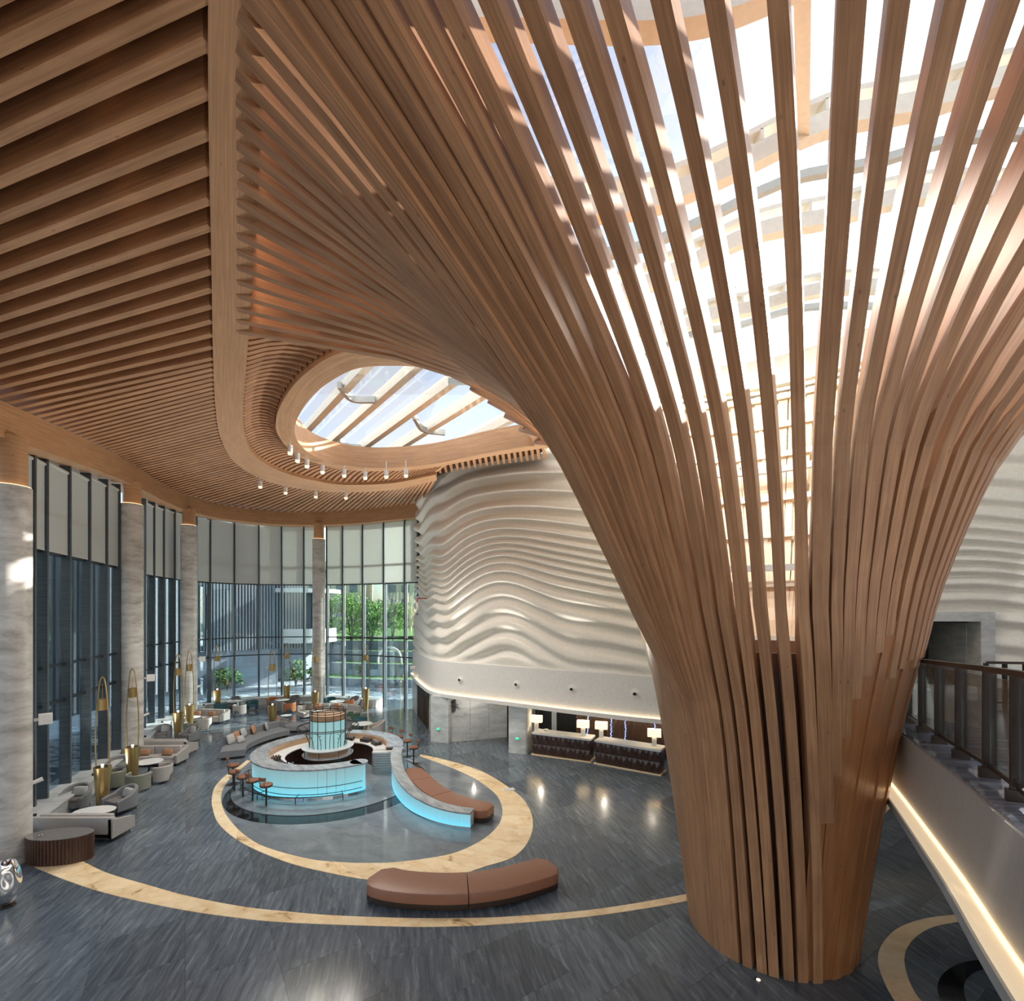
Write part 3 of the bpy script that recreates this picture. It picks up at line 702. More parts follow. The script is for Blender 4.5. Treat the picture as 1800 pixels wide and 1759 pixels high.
# the far inside of the flare: pale backing, boards and white hoops
BZ = [5.6, 6.5, 8, 10, 12, 14.6]; BR = [2.35, 2.55, 3.15, 4.0, 4.9, 5.9]
_bc = curve([(r, 0, z) for r, z in zip(BR, BZ)], 6); bz_, br_ = [p.z for p in _bc], [p.x for p in _bc]
def Rb(z): return interp(bz_, br_, z)
funnel = tree
m = MB(); rows = [[tdir(math.radians(112 + 148 * j / 60)) * (Rb(5.6 + 9.0 * i / 16) + 0.22 + 0.05 * math.sin(j * 0.9 + i * 0.6)) + Vector((0, 0, 5.6 + 9.0 * i / 16)) for j in range(61)] for i in range(17)]
m.grid(rows); m.build('cream_backing', M['foam'], funnel, smooth=True)
rl = random.Random(3)
hoopz = []
for py in (717, 763, 812, 884, 945, 1028, 1120):
    z = 9.0
    for _ in range(30): z = EYE + (HY - py) / FOC * (TC.y + Rb(z))
    hoopz.append(z)
for j in range(52):
    th = math.radians(122 + 2.4 * j)
    z0, z1 = 5.7, 14.25
    pts = []; skew = rl.uniform(-.02, .02)
    for i in range(9):
        z = lerp(z0, z1, i / 8); pts.append(tdir(th + skew * i / 8) * (Rb(z) + 0.1) + Vector((0, 0, z)))
    B = [Vector((-math.cos(th), math.sin(th), 0))] * 9; N = [tdir(th)] * 9
    m = MB(); ww = rl.choice([0.05, 0.06, 0.09]); m.sweep(pts, B, N, [(-ww, -.03), (ww, -.03), (ww, .03), (-ww, .03)], u0=j)
    m.build('lath_board', M['lath'], funnel)
def hoop(z, r, h, d, a0, a1, name, mat, tilt=0.0):
    na = 44; pts = [tdir(math.radians(lerp(a0, a1, k / na))) * r + Vector((0, 0, z + tilt * math.sin(PI * k / na))) for k in range(na + 1)]
    m = MB(); m.band(pts, [(-d / 2, -h / 2), (d / 2, -h / 2), (d / 2, h / 2), (-d / 2, h / 2)]); return m.build(name, M[mat], funnel, smooth=False)
for z in hoopz: hoop(z, Rb(z) - 0.06, 0.15, 0.12, 118, 252, 'hoop', 'steel_white')
for py in (835, 1000):
    z = 9.0
    for _ in range(30): z = EYE + (HY - py) / FOC * (TC.y + Rb(z) - .5)
    hoop(z, Rb(z) - 0.5, 0.17, 0.17, 122, 248, 'grey_hoop', 'steel_grey')
for z in hoopz[1:]:
    for j in range(8):
        th = math.radians(150 + 8 * j + rl.uniform(-2, 2)); c = tdir(th) * (Rb(z) - 0.02) + Vector((0, 0, z - 0.17))
        m = MB(); m.box(tuple(c), (0.1, 0.02, 0.16), -th); m.build('clip', M['steel_white'], funnel)
hoop(14.75, Rb(14.6) + 0.1, 0.62, 0.3, 112, 258, 'cream_rim', 'steel_white')
hoop(15.45, Rb(14.6) + 0.75, 0.5, 0.25, 112, 258, 'cream_rim', 'steel_white')
hoop(14.2, Rb(14.2) + 0.02, 0.1, 0.2, 112, 258, 'hoop', 'steel_grey')

# ------------------------------------------------------------------ oval ring
OP = [(621, 615), (573, 631), (525, 667), (497, 705), (485, 739), (490, 767), (518, 798), (559, 815), (615, 826), (673, 828), (759, 822), (862, 802), (940, 790), (968, 784), (945, 767), (897, 718), (845, 677), (793, 646), (738, 624), (676, 613)]
IP = [(636, 646), (600, 659), (559, 687), (530, 722), (518, 752), (524, 776), (545, 797), (577, 810), (620, 819), (673, 822), (757, 816), (858, 796), (922, 785), (940, 781), (917, 751), (865, 704), (820, 675), (775, 654), (733, 645), (684, 643)]
ro = curve([G(a, b, 13.0) for a, b in OP], 7, True); ri = curve([G(a, b, 13.0) for a, b in IP], 7, True)
vs = []; fs = []; uv = []; n = len(ro); L = cum(ro + [ro[0]]); RH = 0.85
for a, b in zip(ro, ri): vs += [a, b, b + Vector((0, 0, RH)), a + Vector((0, 0, RH))]
for i in range(n):
    j = (i + 1) % n
    for k in range(4):
        l = (k + 1) % 4; v0 = (0, .5, 1.4, 1.9, 2.8)
        fs.append((i * 4 + k, i * 4 + l, j * 4 + l, j * 4 + k)); uv.append(((L[i], v0[k]), (L[i], v0[k + 1]), (L[i + 1], v0[k + 1]), (L[i + 1], v0[k])))
m = MB(); m.add(vs, fs, uv); o = m.build('oval_skylight_ring', M['beam'], smooth=True); tag(o, 'smooth timber ring around the oval roof opening', 'ring')
# warm light line on the outer lip of the ring and on the roof beam
m = MB(); q = [p + Vector((0, 0, -0.02)) for p in offset(ro, 0.0, True)]
# short ribs between the roof beam and the oval ring
oval_ribs = empty('oval_ceiling_ribs', label='short timber ribs fanned between the sweeping roof beam and the oval ring', cat='ribs')
mi_line = MI; si = cum(MI); so_ = cum(ro)
cor = [((437, 590), (650, 606)), ((434, 640), (560, 640)), ((428, 700), (500, 700)), ((430, 745), (485, 742)), ((436, 782), (497, 780)), ((455, 808), (525, 801)), ((490, 827), (560, 815)), ((540, 842), (605, 825)), ((600, 852), (640, 828)), ((690, 849), (745, 824)), ((768, 832), (830, 808))]
def nearest_px(line, z, q):
    g = G(q[0], q[1], z); return min(range(len(line)), key=lambda i: (line[i] - g).length)
ka = [si[nearest_px(MI, 13.0, a)] for a, b in cor]; kb = [so_[nearest_px(ro, 13.0, b)] for a, b in cor]
kb[0] = 0.0 if kb[0] > so_[-1] * .5 else kb[0]
nr = 74
for k in range(nr):
    d = lerp(ka[0], ka[-1], k / (nr - 1)); a = at_len(MI, si, d); b = at_len(ro, so_, interp(ka, kb, d))
    h = (b - a); ln = h.length; h.normalize(); b2 = Vector((-h.y, h.x, 0)); pts = []
    for t in range(5):
        p = a.lerp(b, t / 4); pts.append(p + Vector((0, 0, 0.12 + 0.18 * math.sin(PI * t / 4))))
    m = MB(); m.sweep(pts, [b2] * 5, [Vector((0, 0, 1))] * 5, [(-.06, 0), (.06, 0), (.06, .42), (-.06, .42)], u0=k * 1.9)
    m.build('rib', M['slat'], oval_ribs)
# ribs from the ring on to the relief wall
for k in range(26):
    px = lerp(700, 955, k / 25); a = G(px, interp([700, 760, 862, 955], [827, 822, 801, 787], px), 13.2); b = a + Vector((-0.9 + k * .05, 4.2, 0.9))
    h = (b - a).normalized(); b2 = Vector((-h.y, h.x, 0)).normalized()
    m = MB(); m.sweep([a.lerp(b, t / 3) for t in range(4)], [b2] * 4, [Vector((0, 0, 1))] * 4, [(-.06, 0), (.06, 0), (.06, .4), (-.06, .4)]); m.build('rib', M['slat'], oval_ribs)
m = MB(); m.grid([[G(px, interp([690, 760, 862, 965], [829, 822, 801, 785], px), 13.95) for px in range(690, 970, 25)], [G(px, interp([690, 760, 862, 965], [829, 822, 801, 785], px), 13.95) + Vector((-.5, 5.5, 1.2)) for px in range(690, 970, 25)]]); m.build('rib_shade_deck', M['deck'], oval_ribs)  # plate added over these ribs to keep sky light off them
# little ceiling lamps
for k, (px, py) in enumerate([(510, 789), (523, 803), (539.5, 813), (567, 823.5), (605, 830), (642, 834), (679, 832), (713.5, 830), (457.5, 850), (502, 861), (555, 868), (608, 870)]):
    c = G(px, py, 12.72)
    g = 'lamps under the oval ring' if k < 8 else 'lamps under the roof beam'
    r = empty('ceiling_spot', c, label=('small white spot lamp under the oval ring, %s of eight from the left' % NUM[k]) if k < 8 else ('small white spot lamp under the sweeping roof beam, %s of four from the left' % NUM[k - 8]), cat='lamp', group=g)
    m = MB(); m.cyl((0, 0, -.12), (0, 0, .12), 0.085, n=12); m.build('lamp_body', M['whitebox'], r, smooth=True)
    m = MB(); m.cyl((0, 0, -.2), (0, 0, -.125), 0.07, 0.085, n=12); m.build('lit_lens', M['shade'], r)
    m = MB(); m.cyl((0, 0, .12), (0, 0, .5), 0.02, n=6); m.build('stem', M['whitebox'], r)

# ------------------------------------------------------------------ skylight over the tree
def vault(X, Y):
    base = interp([-8, 2.0, 3.4, 5.5, 7.2, 9, 11, 14, 18], [14.35, 14.3, 14.75, 15.75, 16.1, 16.6, 16.7, 16.4, 15.6], X)
    return base
sky = empty('skylight', label='curved glass roof on cream steel arches seen through the timber ribs', cat='skylight')
def arch(D, xs, name, h=0.34, wd=0.3, mat='steel_white', twin=False, dz=0.0, slope=0.0):
    ctr = curve([(x, D + slope * (x - 2), vault(x, D) + dz) for x in xs], 4)
    m = MB(); m.band(ctr, [(-wd / 2, -h), (wd / 2, -h), (wd / 2, 0), (-wd / 2, 0)]); m.build(name, M[mat], sky)
    if twin:
        up = [p + Vector((0, 0, 0.24)) for p in ctr]
        m = MB(); m.band(up, [(-wd / 2, -.05), (wd / 2, -.05), (wd / 2, .05), (-wd / 2, .05)]); m.build(name + '_rail', M[mat], sky)
        s_ = cum(ctr); d_ = 0.3
        while d_ < s_[-1]:
            c = at_len(ctr, s_, d_); mm = MB(); mm.box((c.x, c.y, c.z + .1), (0.06, wd, .2)); mm.build('rail_post', M[mat], sky); d_ += 1.25
xs = [-2, 0, 2.0, 3.4, 5.5, 7.2, 9, 11, 13]
for D in (3.2, 5.8, 8.55, 11.0, 14.2): arch(D, xs, 'arch', 0.34, 0.26, 'steel_white', True)
for D in (4.4, 9.75, 15.2): arch(D, xs, 'grey_purlin', 0.16, 0.16, 'steel_grey', False, 0.0, 0.0)
for x0_, x, D0, D1 in ((3.48, 5.12, 5.8, 8.5), (6.48, 8.3, 11.0, 14.1), (8.8, 10.5, 3.2, 5.8)):
    z0, z1 = vault(x0_, D0) - .05, vault(x, D1) - .05
    m = MB(); m.sweep([Vector((x0_, D0, z0)), Vector((x, D1, z1))], [Vector((1, 0, 0))] * 2, [Vector((0, 0, 1))] * 2, [(-.11, -.2), (.11, -.2), (.11, 0), (-.11, 0)]); m.build('cross_beam', M['steel_white'], sky)
gx = [-10 + 24 * i / 40 for i in range(41)]
for a, b in ((-6, 3.2), (3.2, 5.8), (5.8, 8.55), (8.55, 11.0), (11.0, 14.2), (14.2, 17.2)):
    m = MB(); m.grid([[Vector((x, y, vault(x, y) + .38)) for x in gx] for y in (a + .03, b - .03)]); m.build('roof_pane', M['roofglass'], sky)
# second skylight over the oval opening
sk2 = empty('oval_skylight', label='flat glass roof on white slotted beams seen through the oval opening', cat='skylight')
ZS = 16.0
lines = [((505, 800), (672, 600)), ((583, 780), (735, 648)), ((638, 791), (824, 677)), ((700, 789), (890, 722)), ((790, 792), (960, 752))]
d0 = (G(735, 648, ZS) - G(583, 780, ZS)).normalized()
cs = [G(534, 766, ZS), G(583, 780, ZS), G(638, 791, ZS), G(707, 788, ZS), G(800, 792, ZS), G(470, 750, ZS)]
pr = Vector((d0.y, -d0.x, 0))
ends = []
for c in cs:
    a = c - d0 * 5; b = c + d0 * 16; ends.append((a, b)); pts = [a.lerp(b, t / 10) for t in range(11)]
    m = MB(); m.band(pts, [(-.15, -.0), (.15, -.0), (.15, .4), (-.15, .4)]); m.build('slotted_beam', M['steel_white'], sk2)
    m = MB(); m.band([p + pr * -0.2 for p in pts], [(-.04, .70), (.04, .70), (.04, .78), (-.04, .78)]); m.build('top_rail', M['steel_white'], sk2)
    for t in range(18):
        p = a.lerp(b, (t + .5) / 18); m = MB(); m.box((p.x - pr.x * .2, p.y - pr.y * .2, p.z + .55), (.12, .08, .32), math.atan2(d0.y, d0.x)); m.build('rail_post', M['steel_white'], sk2)
for (pa, pb, bulge) in (((596, 682), (660, 708), .7), ((728, 737), (782, 765), .7), ((596, 777), (634, 790), .5)):
    A, Bp = G(*pa, ZS - .1), G(*pb, ZS - .1); mid = (A + Bp) / 2 - d0 * bulge
    m = MB(); m.band(curve([A, mid, Bp], 6), [(-.08, 0), (.08, 0), (.08, .26), (-.08, .26)]); m.build('curved_strut', M['steel_grey'], sk2)
m = MB(); m.grid([[Vector((x, y, ZS + 1.2)) for x in (-18, -10, -2, 6, 13)] for y in (15.0, 22, 30, 36)]); m.build('roof_pane', M['roofglass'], sk2)

M['facade_out'] = plain('outer_wall_render', (0.5, 0.48, 0.44), 0.7)
# ------------------------------------------------------------------ relief wall and white fascia
WP = curve([(-7.0, 34.6, 0), (-5.85, 31, 0), (-4.75, 28.0, 0), (-4.05, 26.6, 0), (-2.9, 25.55, 0), (0, 23.7, 0), (3, 21.7, 0), (6.2, 19.9, 0), (10, 18.7, 0), (14, 17.7, 0), (17.2, 16.7, 0), (21, 14.8, 0)], 8)
sWP = cum(WP); LW = sWP[-1]
def relief(u, z):
    bend = 1.55 * math.exp(-((u - 13.2) / 3.0) ** 2) - 0.42 * math.exp(-((u - 9.2) / 1.0) ** 2) + 0.35 * math.sin(u * 0.42 + 2.2) + 0.10 * math.sin(u * 1.3 + z * .5)
    if u < 8.6: bend += 0.10 * (8.6 - u)
    fade = 0.40 + 0.60 * min(1, max(0, (13.8 - z) / 8.5))
    zz = z - bend * fade
    ph = zz / 0.98 + 2.6 * math.tanh((zz - 8.9) / 1.5) + 0.25 * math.sin(u * .55)
    dens = 1 / (1 + 1.2 * math.exp(-((zz - 8.9) / 1.6) ** 2))
    s = math.sin(2 * PI * ph)
    a = (0.10 + 0.10 * dens) * (0.85 + 0.2 * math.sin(u * .5 + z * .6))
    edge = math.exp(-((u - 1.2) / 3.0) ** 2)
    return a * (s * 0.85 + 0.18 * math.sin(4 * PI * ph + 1.1)) + 0.06 * edge * math.sin(z * 6.0 + 1.5 * math.sin(z * 1.3)) + 0.10 * math.sin(u * .35 + z * .45)
nu, nz = 420, 300; Z0, Z1 = 4.35, 14.7
rows = []
cols_ = []
for i in range(nu + 1):
    d = LW * i / nu; p = at_len(WP, sWP, d); q = at_len(WP, sWP, min(LW, d + .25)); q0 = at_len(WP, sWP, max(0, d - .25)); t = (q - q0).normalized()
    cols_.append((d, p, Vector((t.y, -t.x, 0))))      # to the right of travel = towards the hall
DOORA, DOORB = None, None
hA = ray_hit(1560, WP)[0]; hB = ray_hit(1722, WP)[0]
def len_of(p): return min(((p - c[1]).length, c[0]) for c in cols_)[1]
dA, dB = len_of(hA), len_of(hB)
DT = 6.93
m = MB(); vs = []; fs = []
for k in range(nz + 1):
    z = lerp(Z0, Z1, k / nz)
    for d, p, nn in cols_:
        g = relief(d, z) * min(1, (z - Z0) / .5 + .15); vs.append(p + nn * (g - 0.05) + Vector((0, 0, z)))
W_ = nu + 1
for k in range(nz):
    zc = lerp(Z0, Z1, (k + .5) / nz)
    for i in range(nu):
        dc = LW * (i + .5) / nu
        if dA < dc < dB and zc < DT: continue
        fs.append((k * W_ + i, k * W_ + i + 1, (k + 1) * W_ + i + 1, (k + 1) * W_ + i))
m.add(vs, fs); o = m.build('wall_back', M['wave'], smooth=True); tag(o, kind='structure'); o.data.polygons.foreach_set('use_smooth', [True] * len(o.data.polygons))
wl = offset(WP, 0.0)
m = MB(); m.band(wl, [(-.3, 2.55), (.12, 2.55), (.12, 4.32), (.02, 4.36), (-.3, 4.36)]); o = m.build('trim_2', M['white']); tag(o, kind='structure')
m = MB(); m.band(wl, [(.12, 2.62), (.30, 2.62), (.30, 2.44), (-.3, 2.44), (-.3, 2.55), (.12, 2.55)]); o = m.build('trim_3', M['white']); tag(o, kind='structure')
m = MB(); m.band(wl, [(.13, 2.63), (.24, 2.63), (.24, 2.65), (.13, 2.65)]); m.build('cove_light', M['warm'], o)
m = MB(); m.band(wl, [(-7, 2.46), (-.25, 2.46), (-.25, 2.6), (-7, 2.6)]); o = m.build('reception_soffit', M['white']); tag(o, kind='structure')
m = MB(); m.band(offset(WP, -0.35), [(-.3, 7.1), (0, 7.1), (0, 15.2), (-.3, 15.2)]); o = m.build('wall_core', M['foam']); tag(o, kind='structure')
m = MB(); m.band(offset(WP, -4.2), [(-.2, -.3), (0, -.3), (0, 15.3), (-.2, 15.3)]); o = m.build('outer_wall', M['facade_out']); tag(o, kind='structure')  # unseen, added to keep the sun out of the doorway and reception
m = MB(); m.band(WP, [(-4.3, 15.1), (-.35, 15.1), (-.35, 15.3), (-4.3, 15.3)]); o = m.build('wall_roof', M['facade_out']); tag(o, kind='structure')  # unseen, added to close the space behind the relief wall against sun
# round air nozzles
for k, (px, py) in enumerate([(812, 1194), (911, 1202), (1008, 1210), (1118, 1218), (1611, 1255)]):
    h, t = ray_hit(px, WP); nn = Vector((t.y, -t.x, 0)); z = EYE - (py - HY) / FOC * h.y
    c = Vector((h.x, h.y, z)) + nn * .12
    r = empty('air_nozzle', c, math.atan2(nn.y, nn.x), label='round white air nozzle on the fascia, %s' % ['leftmost, near the rounded corner', 'second from the left above the marble pier', 'third from the left above the left desk', 'fourth from the left beside the timber trunk', 'seen through the balcony glass'][k], cat='nozzle', group='air nozzles on the white fascia')
    m = MB(); m.lathe((0, 0, 0), [(.21, 0), (.21, .02), (.15, .035), (.15, .02)], 24); mm = MB(); mm.v = [(z_, x_, y_) for x_, y_, z_ in m.v]; mm.f = m.f; mm.build('rim', M['whitebox'], r, smooth=True)
    mm = MB(); mm.cyl((0, 0, 0), (.10, 0, -.01), .14, .10, 20); bl = mm.build('ball', M['whitebox'], r, smooth=True)
    mm = MB(); mm.cyl((.1, 0, -.01), (.108, 0, -.012), .075, .075, 16); mm.build('throat', M['darkhole'], bl)
# dark doorway on the upper level, with its marble surround
nn = (cols_[0][2]); hm = ray_hit(1650, WP); t = (hB - hA).normalized(); nn = Vector((t.y, -t.x, 0)); an = math.atan2(t.y, t.x)
fz = lambda Y: 5.29 - 0.068 * Y
door = empty('door_1', kind='structure')
mid = (hA + hB) / 2; Ld = (hB - hA).length
def wbox(m, a, b, z0, z1, din, dout, base=hA):
    c = base + t * ((a + b) / 2) + nn * ((din + dout) / 2); m.box((c.x, c.y, (z0 + z1) / 2), (b - a, abs(dout - din), z1 - z0), an); return m
wbox(MB(), -.3, Ld + .28, 6.66, 7.0, -.5, .3).build('marble_lintel', M['wallstone'], door)
wbox(MB(), Ld - .12, Ld + .28, 3.9, 6.66, -.5, .3).build('marble_jamb', M['wallstone'], door)
wbox(MB(), -.3, .1, 3.9, 6.66, -.5, .3).build('marble_jamb', M['wallstone'], door)
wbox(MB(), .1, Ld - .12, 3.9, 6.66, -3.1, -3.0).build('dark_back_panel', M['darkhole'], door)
wbox(MB(), Ld - .13, Ld - .05, 3.9, 6.66, -3.0, -.5).build('return_wall', M['wallstone'], door)
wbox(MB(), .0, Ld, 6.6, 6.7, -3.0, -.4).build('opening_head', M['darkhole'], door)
wbox(MB(), 1.25, 1.6, 3.9, 6.66, -2.9, -2.5).build('inner_post', M['bronze'], door)
wbox(MB(), Ld + .28, Ld + 5, 4.0, 4.36, -.1, .32).build('stone_skirting', M['floor'], door)

# ------------------------------------------------------------------ upper level on the right: sloping walk, fascia, glass rail
def BP(px, py, dz=0.0):
    D = 1453.5 / (py - 1132.8); return Vector(((px - HX) / FOC * D, D, fz(D) + dz))
edge = curve([(3.4, 2.2, fz(2.2)), tuple(BP(1798, 1458)), tuple(BP(1672, 1352)), tuple(BP(1548, 1262)), (9.35, 13.6, fz(13.6))], 8)
inner_far = [(10.6, 13.8), (9.75, 11.6), (9.6, 9.9), (16.0, 17.2), (22, 15), (22, 2.2)]
m = MB(); poly = [(p.x, p.y) for p in edge] + [q for q in inner_far]
n = len(poly); top = [Vector((x, y, fz(y))) for x, y in poly]; bot = [p - Vector((0, 0, 1.15)) for p in top]
m.add(top + bot, [tuple(range(n)), tuple(range(n, 2 * n))[::-1]] + [(i, (i + 1) % n, n + (i + 1) % n, n + i) for i in range(n)])
bm2 = bmesh.new(); 
o = m.build('upper_floor', M['floor2']); tag(o, kind='structure')
bm2.from_mesh(o.data); bmesh.ops.triangulate(bm2, faces=[f for f in bm2.faces if len(f.verts) > 4]); bm2.to_mesh(o.data); bm2.free()
M['fascia'] = plain('taupe_fascia_paint', (0.44, 0.42, 0.395), 0.55)
ed = [p.copy() for p in edge]
m = MB(); m.band(ed, [(-.04, -1.16), (0, -1.16), (0, -.03), (-.04, -.03)]); o = m.build('trim_4', M['fascia']); tag(o, kind='structure')
m = MB(); m.band(ed, [(-.22, -1.30), (0.02, -1.30), (0.02, -1.18), (-.22, -1.18)]); m.build('fascia_ledge', M['warmsoft'], o)
m = MB(); m.band(ed, [(-.25, -1.42), (0.3, -1.42), (0.3, -1.28), (-.25, -1.28)]); m.build('ledge_edge', M['steel_grey'], o)
m = MB(); m.band(ed, [(-.09, -1.175), (-.05, -1.175), (-.05, -1.165), (-.09, -1.165)]); m.build('cove_light', M['warm'], o)
rail = empty('glass_railing', label='long dark bronze railing with glass panels along the upper walkway', cat='railing')
feet = [BP(1850, 1462), BP(1790, 1409), BP(1739, 1367), BP(1689, 1333), BP(1651, 1307), BP(1621, 1287), BP(1597, 1271), BP(1577, 1257), BP(1561, 1246), BP(1549, 1237)]
RH_ = 1.36
for i, p in enumerate(feet):
    a = feet[max(0, i - 1)]; b = feet[min(len(feet) - 1, i + 1)]; t2 = (b - a).normalized(); an2 = math.atan2(t2.y, t2.x)
    m = MB(); m.box((p.x, p.y, p.z + RH_ / 2), (.06, .13, RH_), an2); m.box((p.x, p.y, p.z + .06), (.09, .2, .14), an2); m.build('post', M['bronze'], rail)
    if i + 1 < len(feet):
        q = feet[i + 1]; mid2 = (p + q) / 2; ln = (q - p).length; dv = (q - p).normalized()
        B = [Vector((-dv.y, dv.x, 0)).normalized()] * 2
        pa, pb = p + dv * .07, q - dv * .07
        m = MB(); m.sweep([pa, pb], B, [Vector((0, 0, 1))] * 2, [(-.006, .2), (.006, .2), (.006, RH_ - .06), (-.006, RH_ - .06)]); gp = m.build('glass_panel', M['railglass'], rail)
        m = MB(); m.sweep([pa, pb], B, [Vector((0, 0, 1))] * 2, [(-.03, .14), (.03, .14), (.03, .19), (-.03, .19)]); m.build('lower_rail', M['bronze'], gp)
m = MB(); m.band([p for p in feet], [(-.05, RH_), (.05, RH_), (.05, RH_ + .07), (-.05, RH_ + .07)]); m.build('handrail', M['bronze'], rail)
rail2 = empty('glass_railing', label='short far glass railing beside the dark upper doorway', cat='railing')
f2 = [BP(1733, 1241), BP(1766, 1243), BP(1802, 1245), BP(1840, 1247)]
for i, p in enumerate(f2):
    m = MB(); m.box((p.x, p.y, p.z + .6), (.08, .08, 1.2)); m.build('post', M['bronze'], rail2)
    if i + 1 < len(f2):
        q = f2[i + 1]; dv = (q - p).normalized(); B = [Vector((-dv.y, dv.x, 0))] * 2
        m = MB(); m.sweep([p, q], B, [Vector((0, 0, 1))] * 2, [(-.006, .16), (.006, .16), (.006, 1.15), (-.006, 1.15)]); gp = m.build('glass_panel', M['railglass'], rail2)
        m = MB(); m.sweep([p, q], B, [Vector((0, 0, 1))] * 2, [(-.03, .1), (.03, .1), (.03, .15), (-.03, .15)]); m.build('lower_rail', M['bronze'], gp)
m = MB(); m.band(f2, [(-.05, 1.18), (.05, 1.18), (.05, 1.25), (-.05, 1.25)]); m.build('handrail', M['bronze'], rail2)
# small lights set in the floor round the trunk
for k, (px, py) in enumerate([(1333, 1723), (1494, 1686), (885, 1240)][:2]):
    c = G(px, py, 0.0); r = empty('floor_uplight', c, label=['small round floor light in front of the timber trunk', 'small round floor light right of the timber trunk'][k], cat='light', group='floor lights round the trunk')
    m = MB(); m.lathe((0, 0, 0), [(.06, 0), (.06, .014), (.035, .016), (.035, .0)], 18); m.build('rim', M['chrome'], r, smooth=True)
    m = MB(); m.cyl((0, 0, 0), (0, 0, .012), .033, n=14); m.build('lens', M['flame'], r)

# walls out of view that close the hall
m = MB(); m.box((5, -6.2, 6), (36, .4, 15)); o = m.build('wall_front', M['white']); tag(o, kind='structure')
m = MB(); m.box((22.2, 5, 5), (.4, 22, 13)); o = m.build('wall_right', M['white']); tag(o, kind='structure')
# ------------------------------------------------------------------ the round bar
def arc(c, r, a0, a1, n, z=0.0): return [Vector((c[0] + r * math.cos(math.radians(lerp(a0, a1, k / n))), c[1] + r * math.sin(math.radians(lerp(a0, a1, k / n))), z)) for k in range(n + 1)]
bar = empty('round_bar', BC, label='round bar counter with glowing turquoise glass front and grey marble top', cat='bar')
A0, A1 = -47, -358        # clockwise from the gap round the front, left and back
c0 = (0, 0)
def ringpart(name, r0, r1, z0, z1, mat, a0=A0, a1=A1, n=90, parent=bar, sec=None, smooth=False):
    pts = arc(c0, (r0 + r1) / 2, a0, a1, n); h = (r1 - r0) / 2
    m = MB(); m.band(pts, sec or [(-h, z0), (h, z0), (h, z1), (-h, z1)]); return m.build(name, M[mat], parent, smooth=smooth)
ringpart('marble_top', 2.42, 3.07, 1.10, 1.155, 'greytop')
ringpart('counter_body', 2.46, 2.95, 0.08, 1.10, 'darkwood')
ringpart('wood_rim', 2.36, 2.42, 0.9, 1.12, 'tanwood')
ringpart('work_top', 1.78, 2.36, 0.86, 0.90, 'stonetop')
ringpart('base_plinth', 2.5, 2.99, 0.0, 0.09, 'chrome')
NP = 50
for k in range(NP):
    a = lerp(A0, A1, k / NP); b = lerp(A0, A1, (k + 0.965) / NP)
    ringpart('glass_front_panel', 2.955, 2.99, 0.09, 1.10, 'cyan', a, b, 3)
for z in (0.22, 0.47):
    m = MB(); m.tube(arc(c0, 3.015, A0, A1 + 60, 90, z), 0.013, 5); m.build('trim_band', M['bronze'], bar)
NP = 34
for k in range(NP):
    a = lerp(A0, A1, k / NP); b = lerp(A0, A1, (k + 0.97) / NP)
    ringpart('inner_wood_panel', 1.80, 1.84, 0.03, 0.86, 'darkwood', a, b, 3)
ringpart('inner_cabinet', 1.84, 2.36, 0.03, 0.86, 'plinth')
# rounded marble end block at the right of the gap, ribbed
m = MB(); ea = math.radians(2); e = Vector((2.43 * math.cos(ea), 2.43 * math.sin(ea), 0)); m.rbox((e.x, e.y - .05, .5), (1.2, .5, 1.0), .2, ea, rt=.02, n=6); m.build('end_block', M['wallstone'], bar, smooth=True)
for k in range(9):
    m = MB(); m.rbox((e.x, e.y - .05, .12 + k * .1), (1.23, .53, .05), .21, ea, rt=.02, n=6); m.build('end_groove', M['grey'], bar, smooth=True)
m = MB(); ec = Vector((2.74 * math.cos(math.radians(-47)), 2.74 * math.sin(math.radians(-47)), 0)); m.cyl((ec.x, ec.y, 1.10), (ec.x, ec.y, 1.155), .34, n=28); m.build('rounded_top_end', M['greytop'], bar)
m = MB(); m.cyl((ec.x, ec.y, .09), (ec.x, ec.y, 1.10), .245, n=28); m.build('rounded_glass_end', M['cyan'], bar, smooth=True)
# foot rail
m = MB(); m.tube(arc(c0, 3.38, -62, -175, 40, 0.26), 0.022, 6)
m.build('foot_rail', M['bronze'], bar, smooth=True)
for a in (-62, -90, -118, -146, -175):
    p = arc(c0, 3.38, a, a + 1, 1)[0]; q = arc(c0, 3.05, a, a + 1, 1)[0]
    m = MB(); m.cyl((p.x, p.y, .03), (p.x, p.y, .26), .016, n=6); m.cyl((p.x, p.y, .26), (q.x, q.y, .26), .014, n=6); m.build('foot_rail_post', M['bronze'], bar)
